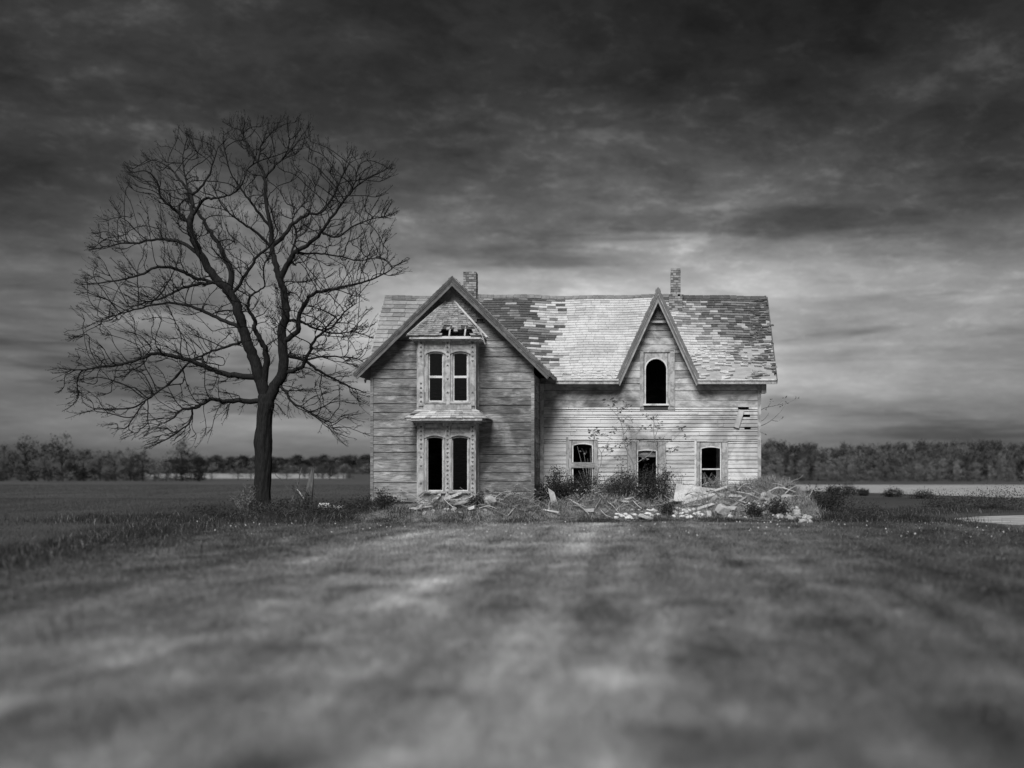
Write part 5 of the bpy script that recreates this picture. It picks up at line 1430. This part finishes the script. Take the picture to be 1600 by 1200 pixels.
# ================================================================== SAPLINGS before the house
def sapling(name, label, stems_, leaves, Y, r0=0.022, stemm='stem', leafm='leaf_sapling', leaf=0.11, buds=False):
    x0 = atx(stems_[0][0][0], Y); e = tag(empty(name, (x0, Y, 0)), label, 'sapling'); O = Vector(e.location)
    for i, st in enumerate(stems_):
        r1 = r0 * (1 if i == 0 else 0.62)
        P = smooth_path([at(a, b, Y + (0.06 * k if i % 2 else -0.05 * k)) for k, (a, b) in enumerate(st)], 4)
        n = len(P); MB().tube([p - O for p in P], [r1 * (1 - 0.75 * k / (n - 1)) for k in range(n)], 5).build('trunk' if i == 0 else 'branch', stemm, e, smooth=True)
    q = random.Random(len(stems_))
    for a, b, s in leaves:
        c = at(a, b, Y + q.uniform(-.15, .1)) - O
        mb = MB()
        for k in range(int(9 * s)):
            w = q.uniform(0, 6.28); el = q.uniform(-0.5, 0.9); L = leaf * q.uniform(0.7, 1.4) * s ** 0.4
            d_ = Vector((math.cos(w) * math.cos(el), math.sin(w) * math.cos(el), math.sin(el))); sd = d_.cross(Vector((q.uniform(-1, 1), q.uniform(-1, 1), q.uniform(-1, 1)))).normalized() * L * 0.24
            o = c + d_ * 0.03 * s + Vector((q.uniform(-1, 1), q.uniform(-1, 1), q.uniform(-1, 1))) * 0.05 * s
            b_ = len(mb.v); mb.v += [tuple(o), tuple(o + d_ * L * 0.5 + sd), tuple(o + d_ * L), tuple(o + d_ * L * 0.5 - sd)]; mb.f.append((b_, b_ + 1, b_ + 2, b_ + 3)); mb.m.append(0)
        mb.build('leaf_cluster', leafm, e)['kind'] = 'stuff'
    return e
def zb(pts): return [(900 + a / 8, 600 + b / 8) for a, b in pts]
sapling('leafy_sapling', 'tall thin leafing sapling before the middle opening of the white wall', [
    zb([(720, 1500), (722, 1200), (718, 1010), (660, 880), (610, 760), (590, 600), (560, 470), (510, 390), (410, 280)]),
    zb([(720, 1010), (800, 960), (910, 890), (1000, 790), (1100, 750), (1220, 690), (1300, 600), (1330, 550)]),
    zb([(1010, 780), (980, 690), (970, 560), (970, 460), (890, 430), (860, 390)]),
    zb([(600, 690), (700, 660), (780, 600), (820, 540)]), zb([(590, 640), (640, 570), (670, 530)]), zb([(560, 470), (640, 420), (690, 380)]),
    zb([(500, 390), (560, 340), (610, 260)]), zb([(985, 690), (1010, 600), (1050, 500)])],
    [(900 + a / 8, 600 + b / 8, s) for a, b, s in ((420, 210, 2.2), (450, 250, 1.4), (550, 330, 1.5), (610, 240, 1.2), (660, 310, 1.6), (560, 470, 1.4), (680, 460, 1.0), (670, 540, 1.4), (820, 540, 1.6), (650, 740, 2.4), (780, 730, 1.8),
     (915, 540, 1.0), (980, 440, 1.5), (870, 390, 1.1), (1000, 540, 1.0), (1060, 500, 1.2), (1330, 560, 1.8), (1370, 660, 1.0), (1080, 680, 1.2), (1200, 830, 1.8), (540, 770, 1.2), (860, 950, 1.2), (530, 930, 1.6))], -0.75, r0=0.03)
sapling('leafy_sapling', 'slim leafing sapling between the boarded window and the middle opening', [
    zb([(250, 1450), (262, 1150), (310, 1000), (318, 880), (270, 780), (230, 700), (215, 620)]),
    zb([(318, 870), (370, 780), (420, 690), (455, 590)]), zb([(318, 910), (390, 880), (425, 840)]), zb([(455, 690), (360, 650), (280, 630)])],
    [(900 + a / 8, 600 + b / 8, s) for a, b, s in ((210, 600, 2.2), (225, 680, 1.5), (455, 585, 1.6), (420, 840, 1.4), (365, 780, 1.2), (290, 640, 1.1), (360, 645, 1.0), (90, 850, 1.2))], -0.95, r0=0.02)
sapling('bare_sapling', 'budding branches of a thin tree sticking out past the right wall', [
    [(1178, 830), (1179, 740), (1180, 690), (1182, 655)],
    [(1180, 668), (1197, 662), (1212, 651), (1222, 640), (1228, 630)], [(1182, 655), (1190, 640), (1210, 634), (1230, 630), (1246, 622)],
    [(1181, 664), (1188, 674), (1198, 680)], [(1182, 660), (1193, 656), (1200, 648)], [(1205, 656), (1215, 658), (1222, 653)], [(1200, 636), (1206, 626)], [(1215, 633), (1226, 622)], [(1180, 690), (1186, 684), (1190, 690)]],
    [(1246, 622, 0.7), (1222, 634, 0.7), (1206, 626, 0.6), (1226, 622, 0.6), (1198, 680, 0.4), (1222, 653, 0.5), (1190, 690, 0.5), (1200, 648, 0.5), (1230, 630, 0.6), (1196, 640, 0.5)], 6.6, r0=0.03, leafm='leaf_mid', stemm='dead_stick')
# ================================================================== FALLEN BRANCHES, BOARDS, STONES
def stick(label, pts, r, m='dead_stick', name='fallen_branch', group=None, lift=0.0, twigs=0, cat='branch'):
    P = [on_mound(a, b) for a, b in pts]
    P = [p + Vector((0, -0.03, lift + r * 0.8 + 0.04)) for p in P]
    e = P[0].copy(); Q = smooth_path([p - e for p in P], 4) if len(P) > 2 else [p - e for p in P]
    mb = MB(); n = len(Q); mb.tube(Q, [r * (1 - 0.45 * k / max(1, n - 1)) for k in range(n)], 6)
    q = random.Random(int(pts[0][0] * 7 + pts[0][1]))
    for k in range(twigs):
        a = Q[q.randrange(1, n)]; d = Vector((q.uniform(-1, 1), q.uniform(-.6, .3), q.uniform(0.0, 1))) * q.uniform(0.2, 0.5)
        mb.tube([a, a + d * 0.5 + Vector((q.uniform(-.05, .05), 0, 0)), a + d], [r * 0.4, r * 0.3, r * 0.15], 4)
    o = mb.build(name, m, None, smooth=True); o.location = e
    return tag(o, label, cat, group)
stick('long thick fallen limb lying across the rubble right of the bay', [(803, 795), (830, 790), (862, 789), (890, 790)], 0.055, 'dead_stick', twigs=2)
stick('pale broken stick leaning on the wall left of the bay', [(627, 768), (650, 779), (672, 789)], 0.024, 'dead_stick')
stick('pale split board lying before the bay window', [(640, 798), (670, 795), (705, 791)], 0.038, 'pale_stick')
stick('long crooked branch sloping down right of the bay', [(758, 765), (771, 772), (790, 774), (812, 778), (842, 789)], 0.028, 'dead_stick', twigs=2)
stick('thin white stick beside the upright bark slab', [(836, 767), (850, 779), (866, 790)], 0.020, 'pale_stick')
stick('long dark branch lying low under the bay window', [(678, 793), (705, 789), (735, 793), (760, 792)], 0.030, 'dark_stick', twigs=2)
stick('thin forked branch below the thick fallen limb', [(800, 797), (822, 800), (850, 801), (872, 800)], 0.018, 'dead_stick', twigs=2)
stick('short pale stick standing in the rubble before the bay', [(707, 795), (711, 803)], 0.028, 'pale_stick')
stick('short branch crossing the lawn edge right of the bay', [(794, 808), (802, 799), (808, 793)], 0.026, 'dead_stick')
stick('arched branch reaching over the boarded window tangle', [(940, 762), (958, 745), (972, 740), (985, 748), (1000, 760), (1012, 771)], 0.026, 'dead_stick', twigs=3)
stick('pale crooked branch reaching left from the middle bush', [(944, 766), (962, 759), (976, 759), (990, 766), (1002, 772)], 0.026, 'dead_stick', twigs=2)
stick('dark branch pointing up right from the middle bush', [(1008, 778), (1020, 757), (1032, 746), (1041, 738)], 0.026, 'dark_stick', twigs=2)
stick('thick pale branch fork below the middle opening', [(973, 750), (985, 758), (996, 769), (1012, 772), (1024, 785)], 0.034, 'dead_stick', twigs=2)
stick('curved bare shoot left of the middle bush', [(987, 770), (984, 785), (982, 802)], 0.018, 'dead_stick')
stick('slanting stick in the straw below the boarded window', [(949, 786), (958, 793), (966, 803)], 0.018, 'pale_stick')
stick('thin bent branch rising left of the middle bush', [(952, 762), (956, 776), (966, 790), (968, 800)], 0.018, 'dead_stick')
stick('grey branch lying across the middle bush', [(1008, 782), (1024, 786), (1040, 795), (1052, 803)], 0.026, 'dead_stick', twigs=2)
stick('bent root-like branch over the top of the rubble heap', [(1200, 772), (1215, 765), (1230, 768), (1243, 772)], 0.040, 'pale_stick', twigs=1)
stick('grey branch curving over the crest behind the stone blocks', [(1207, 759), (1218, 760), (1232, 768), (1246, 773)], 0.034, 'dead_stick')
stick('thin stick lying down the right face of the rubble heap', [(1226, 792), (1232, 801), (1240, 809)], 0.018, 'dead_stick')
stick('thin stick sloping from the leaning planks', [(1141, 781), (1155, 788), (1170, 795)], 0.016, 'pale_stick')
stick('leaning dead stick in the thicket right of the rubble', [(1264, 778), (1270, 768), (1276, 760)], 0.024, 'dead_stick')
stick('dark stick leaning before the tree stump weeds', [(454, 790), (463, 768), (470, 740), (472, 733)], 0.035, 'dark_stick', twigs=2)
stick('pale stripped stick leaning against the split stump', [(465, 767), (475, 781), (485, 794)], 0.028, 'pale_stick')
stick('thin bent dead shoot left of the split stump', [(452, 768), (440, 752), (431, 744), (432, 734)], 0.016, 'dark_stick', twigs=1)
rr = random.Random(41)
for i in range(150):                                  # the countless-looking but single small twigs of the heap
    zone = rr.choice(((640, 770, 'before the bay window'), (765, 880, 'right of the bay window'), (880, 1055, 'below the middle opening'), (880, 1055, 'below the middle opening'), (1055, 1235, 'on the heap at the right corner')))
    px = rr.uniform(zone[0], zone[1]); py = rr.uniform(766 if zone[0] > 760 else 778, 803)
    a = rr.uniform(-0.9, 0.9); L = rr.uniform(10, 40); b_ = rr.uniform(-5, 2)
    stick('thin dead twig in the tangle ' + zone[2], [(px, py), (px + L * 0.5 * math.cos(a), py + L * 0.5 * math.sin(a) + b_), (px + L * math.cos(a), py + L * math.sin(a) * 0.8)],
          rr.uniform(0.010, 0.020), rr.choice(('dead_stick', 'dead_stick', 'pale_stick', 'dark_stick')), 'dead_twig', 'dead twigs ' + zone[2], lift=rr.uniform(0.03, 0.22), cat='twig', twigs=rr.choice((0, 1, 2)))
# fan of dead stems before the boarded window
e = tag(empty('dead_stem_clump', (atx(918, -0.8), -0.8, 0.3)), 'fan of dead upright stems before the boarded window', 'weeds'); O = Vector(e.location)
for a, b in (((922, 768), (902, 697)), ((920, 768), (912, 705)), ((921, 768), (918, 716)), ((923, 768), (922, 700)), ((924, 768), (926, 712)), ((925, 768), (931, 722)), ((919, 770), (904, 736)), ((926, 768), (921, 730)), ((921, 770), (900, 752)), ((918, 772), (900, 748))):
    p, q = at(*a, -0.75), at(*b, -0.55); p.z = min(p.z, 0.9)
    MB().tube([p - O, p.lerp(q, 0.5) - O + Vector((rr.uniform(-.03, .03), 0, 0)), q - O], [0.014, 0.011, 0.005], 4).build('stem', 'stem', e)
e = tag(empty('dead_stem_clump', (atx(1112, -0.8), -0.8, 0.4)), 'tangle of dead stems before the right ground-floor window', 'weeds'); O = Vector(e.location)
for i in range(16):
    p = at(1112 + rr.uniform(-10, 12), 772, -0.8); q = at(1112 + rr.uniform(-16, 14), 741 + rr.uniform(-4, 16), -0.6)
    MB().tube([p - O, p.lerp(q, 0.5) - O + Vector((rr.uniform(-.1, .1), 0, 0)), q - O], [0.012, 0.010, 0.004], 4).build('stem', 'stem', e)
# split stump by the tree
stp = tag(empty('split_stump', (atx(482, 0.6), 0.6, 0)), 'tall splintered dead stump leaning right of the big tree', 'stump'); O = Vector(stp.location)
def splinter(pts, r, parent):
    MB().tube([at(a, b, 0.6) - O for a, b in pts], r, 7).build('splinter', 'stump_wood', parent)
splinter([(479, 808), (481, 775), (485, 750), (488, 731)], [0.15, 0.13, 0.09, 0.015], stp)
splinter([(482, 808), (485, 770), (489, 745), (490, 733)], [0.12, 0.10, 0.05, 0.012], stp)
splinter([(477, 808), (478, 785), (481, 765), (482, 757)], [0.13, 0.10, 0.06, 0.012], stp)
# leaning boards
def board(label, corners, th, m='fallen_board', name='fallen_board', group=None):
    P = [Vector(c) for c in corners]; o0 = P[0].copy()
    n = (P[1] - P[0]).cross(P[3] - P[0]).normalized() * th
    if n.y < 0: n = -n
    o = MB().hexa([p - o0 for p in P] + [p + n - o0 for p in P]).build(name, m); o.location = o0
    return tag(o, label, 'board', group)
board('wide pale door-like panel leaning on the heap left of the right window', [at(1052, 783, -2.3), at(1101, 784, -2.2), at(1104, 765, -1.75), at(1057, 755, -1.7)], 0.04, name='leaning_board')
def plank_px(label, a, b, ya, yb, w, m='fallen_board'):
    A, B = at(*a, ya), at(*b, yb); d = (B - A).normalized(); up = Vector((0, 0.35, 1)); up = (up - d * up.dot(d)).normalized() * w
    board(label, [A, B, B + up, A + up], 0.035, m)
plank_px('long pale plank lying along the top of the leaning panel', (1058, 761), (1147, 772), -1.78, -1.75, 0.12)
plank_px('upper of two pale planks crossing right of the leaning panel', (1100, 772), (1141, 779), -2.05, -2.0, 0.09)
plank_px('lower pale plank pointing left below the crossing planks', (1104, 786), (1142, 778), -2.45, -2.1, 0.07)
plank_px('short pale plank under the crossing planks', (1112, 778), (1138, 781), -2.2, -2.15, 0.06, 'fallen_board')
board('small white board standing upright at the foot of the rubble', [at(1105, 812, -3.55), at(1113, 812, -3.5), at(1111, 798, -3.2), at(1104, 798, -3.25)], 0.03)
board('flat pale board lying at the lawn edge below the middle bush', [at(997, 805, -3.9), at(1019, 813, -4.0), at(1021, 809, -3.7), at(1000, 802, -3.6)], 0.03)
board('grey bark slab standing upright left of the boarded window', [at(862, 789, -2.6), at(872, 789, -2.55), at(866, 769, -2.35), at(856, 762, -2.35)], 0.05, 'dead_stick', 'bark_slab')
board('short block of wood propped under the middle opening', [at(1003, 764, -1.7), at(1010, 760, -1.7), at(1010, 757, -1.6), at(1003, 761, -1.6)], 0.05)
board('white slab lying in the grass right of the split stump, nearer the stump', [at(496, 792, -1.0), at(518, 792, -1.0), at(514, 786, -0.6), at(499, 786, -0.6)], 0.10, 'plaster_chunk', 'stone_slab')
board('white slab lying in the grass between stump and house corner', [at(518, 795, -1.3), at(540, 796, -1.3), at(538, 789, -0.9), at(520, 789, -0.9)], 0.10, 'plaster_chunk', 'stone_slab')
def lying_board(label, group, px, py, L, ang, w, m):
    A = on_mound(px, py); B = on_mound(px + L * math.cos(ang), py + L * math.sin(ang)); A.z += 0.05; B.z += 0.08 + rr.uniform(0, 0.12)
    d = (B - A).normalized(); up = Vector((rr.uniform(-.3, .3), rr.uniform(0.2, 0.9), 1)); up = (up - d * up.dot(d)).normalized() * w
    j = lambda: d * rr.uniform(-0.08, 0.08)
    board(label, [A + j(), B + j(), B + up + j(), A + up + j()], 0.022, m, 'broken_board', group)
for i in range(34):
    zone = rr.choice(((1060, 1235, 770, 803, 'on the heap at the right corner'), (1060, 1235, 770, 803, 'on the heap at the right corner'), (900, 1050, 778, 806, 'below the middle opening'), (640, 880, 784, 802, 'before the wing')))
    lying_board('broken length of board in the rubble ' + zone[4], 'broken boards ' + zone[4], rr.uniform(zone[0], zone[1]), rr.uniform(zone[2], zone[3]), rr.uniform(9, 30), rr.uniform(-0.6, 0.5), rr.uniform(0.05, 0.13), rr.choice(('fallen_board', 'fallen_board', 'dead_stick', 'bare_wood')))
# stones
def rock_mesh(seed, m, blocky=0.0):
    import bmesh
    q = random.Random(seed); bm = bmesh.new(); bmesh.ops.create_icosphere(bm, subdivisions=2, radius=1.0)
    dirs = [Vector((q.uniform(-1, 1), q.uniform(-1, 1), q.uniform(-1, 1))).normalized() for _ in range(9)]; cut = [q.uniform(0.42, 0.8) for _ in dirs]
    if blocky:
        dirs = [Vector(v) for v in ((1, .1, 0), (-1, .05, .1), (0, 1, .1), (.05, -1, .1), (.05, 0, 1), (0, .1, -1))]; cut = [0.62] * 6
    for v in bm.verts:
        for d, c in zip(dirs, cut):
            k = v.co.dot(d.normalized())
            if k > c: v.co -= d.normalized() * (k - c)
        v.co *= 1 + q.uniform(-0.03, 0.03)
    me = bpy.data.meshes.new('stone'); bm.to_mesh(me); bm.free(); me.materials.append(MATS[m]); return me
RK = [rock_mesh(i, 'stone') for i in range(5)]; RP = [rock_mesh(20 + i, 'plaster_chunk') for i in range(4)]; RBk = rock_mesh(40, 'stone', 1)
def rock(me, px, py, wpx, label, group=None, name='stone', squash=0.75, sink=0.02, cat='stone'):
    p = on_mound(px, py + wpx * 0.25); o = bpy.data.objects.new(name, me); link(o)
    s = wpx * (p.y - CAMY) / 1800 / 2 / 0.85
    o.scale = (s, s * rr.uniform(0.8, 1.1), s * squash * rr.uniform(0.85, 1.15)); o.rotation_euler = (rr.uniform(-.25, .25), rr.uniform(-.25, .25), rr.uniform(0, 6.28))
    o.location = (p.x, p.y, p.z + s * squash * (0.55 - sink)); return tag(o, label, cat, group)
rock(RBk, 1210, 781, 19, 'darker of two squared stone blocks on the rubble heap', squash=1.0).rotation_euler = (0.1, 0.2, 0.3)
rock(RBk, 1228, 782, 19, 'pale squared stone block, the right one on the rubble heap', squash=1.0).rotation_euler = (0.15, -0.2, 0.7)
rock(RBk, 1129, 797, 24, 'big rough boulder at the foot of the rubble near the upright board', squash=0.85).rotation_euler = (0.35, 0.3, 0.5)
rock(RK[2], 655, 794, 17, 'pale rounded stone before the left pilaster of the bay')
rock(RK[3], 766, 784, 20, 'dark rough lump of stone right of the bay window', squash=0.9)
rock(RK[1], 665, 785, 24, 'broken slab of stone under the left lower bay window', squash=0.5)
rock(RK[4], 722, 786, 24, 'broken slab of stone under the right lower bay window', squash=0.5)
for i in range(90):
    t = rr.random(); px = 1188 + 80 * t + rr.uniform(-8, 4); py = 768 + 42 * t + rr.uniform(-2, 34) * (1 - 0.75 * t)
    rock(rr.choice(RK), px, min(py, 815), rr.uniform(5, 13), 'small grey stone in the rubble heap at the right corner', 'small stones of the rubble heap')
for i in range(125):
    c = rr.choice(((1078, 801, 26, 7), (1078, 801, 26, 7), (1010, 801, 22, 6), (975, 806, 14, 4), (1160, 796, 28, 12), (1190, 786, 26, 10)))
    rock(rr.choice(RP), c[0] + rr.uniform(-1, 1) * c[2], c[1] + rr.uniform(-1, 1) * c[3], rr.uniform(3.5, 10), 'white chunk of broken plaster at the foot of the heap', 'broken plaster chunks', 'plaster_chunk', 0.6, cat='rubble')
for i in range(26):
    rock(rr.choice(RK), rr.uniform(640, 860), rr.uniform(787, 803), rr.uniform(4, 8), 'small stone in the debris before the bay window', 'small stones before the bay')
print('OBJ', len(bpy.data.objects), 'TRIS', sum(len(o.data.loop_triangles) or sum(len(p.vertices) - 2 for p in o.data.polygons) if len(o.data.polygons) < 1000 else len(o.data.polygons) for o in bpy.data.objects if o.type == 'MESH'))
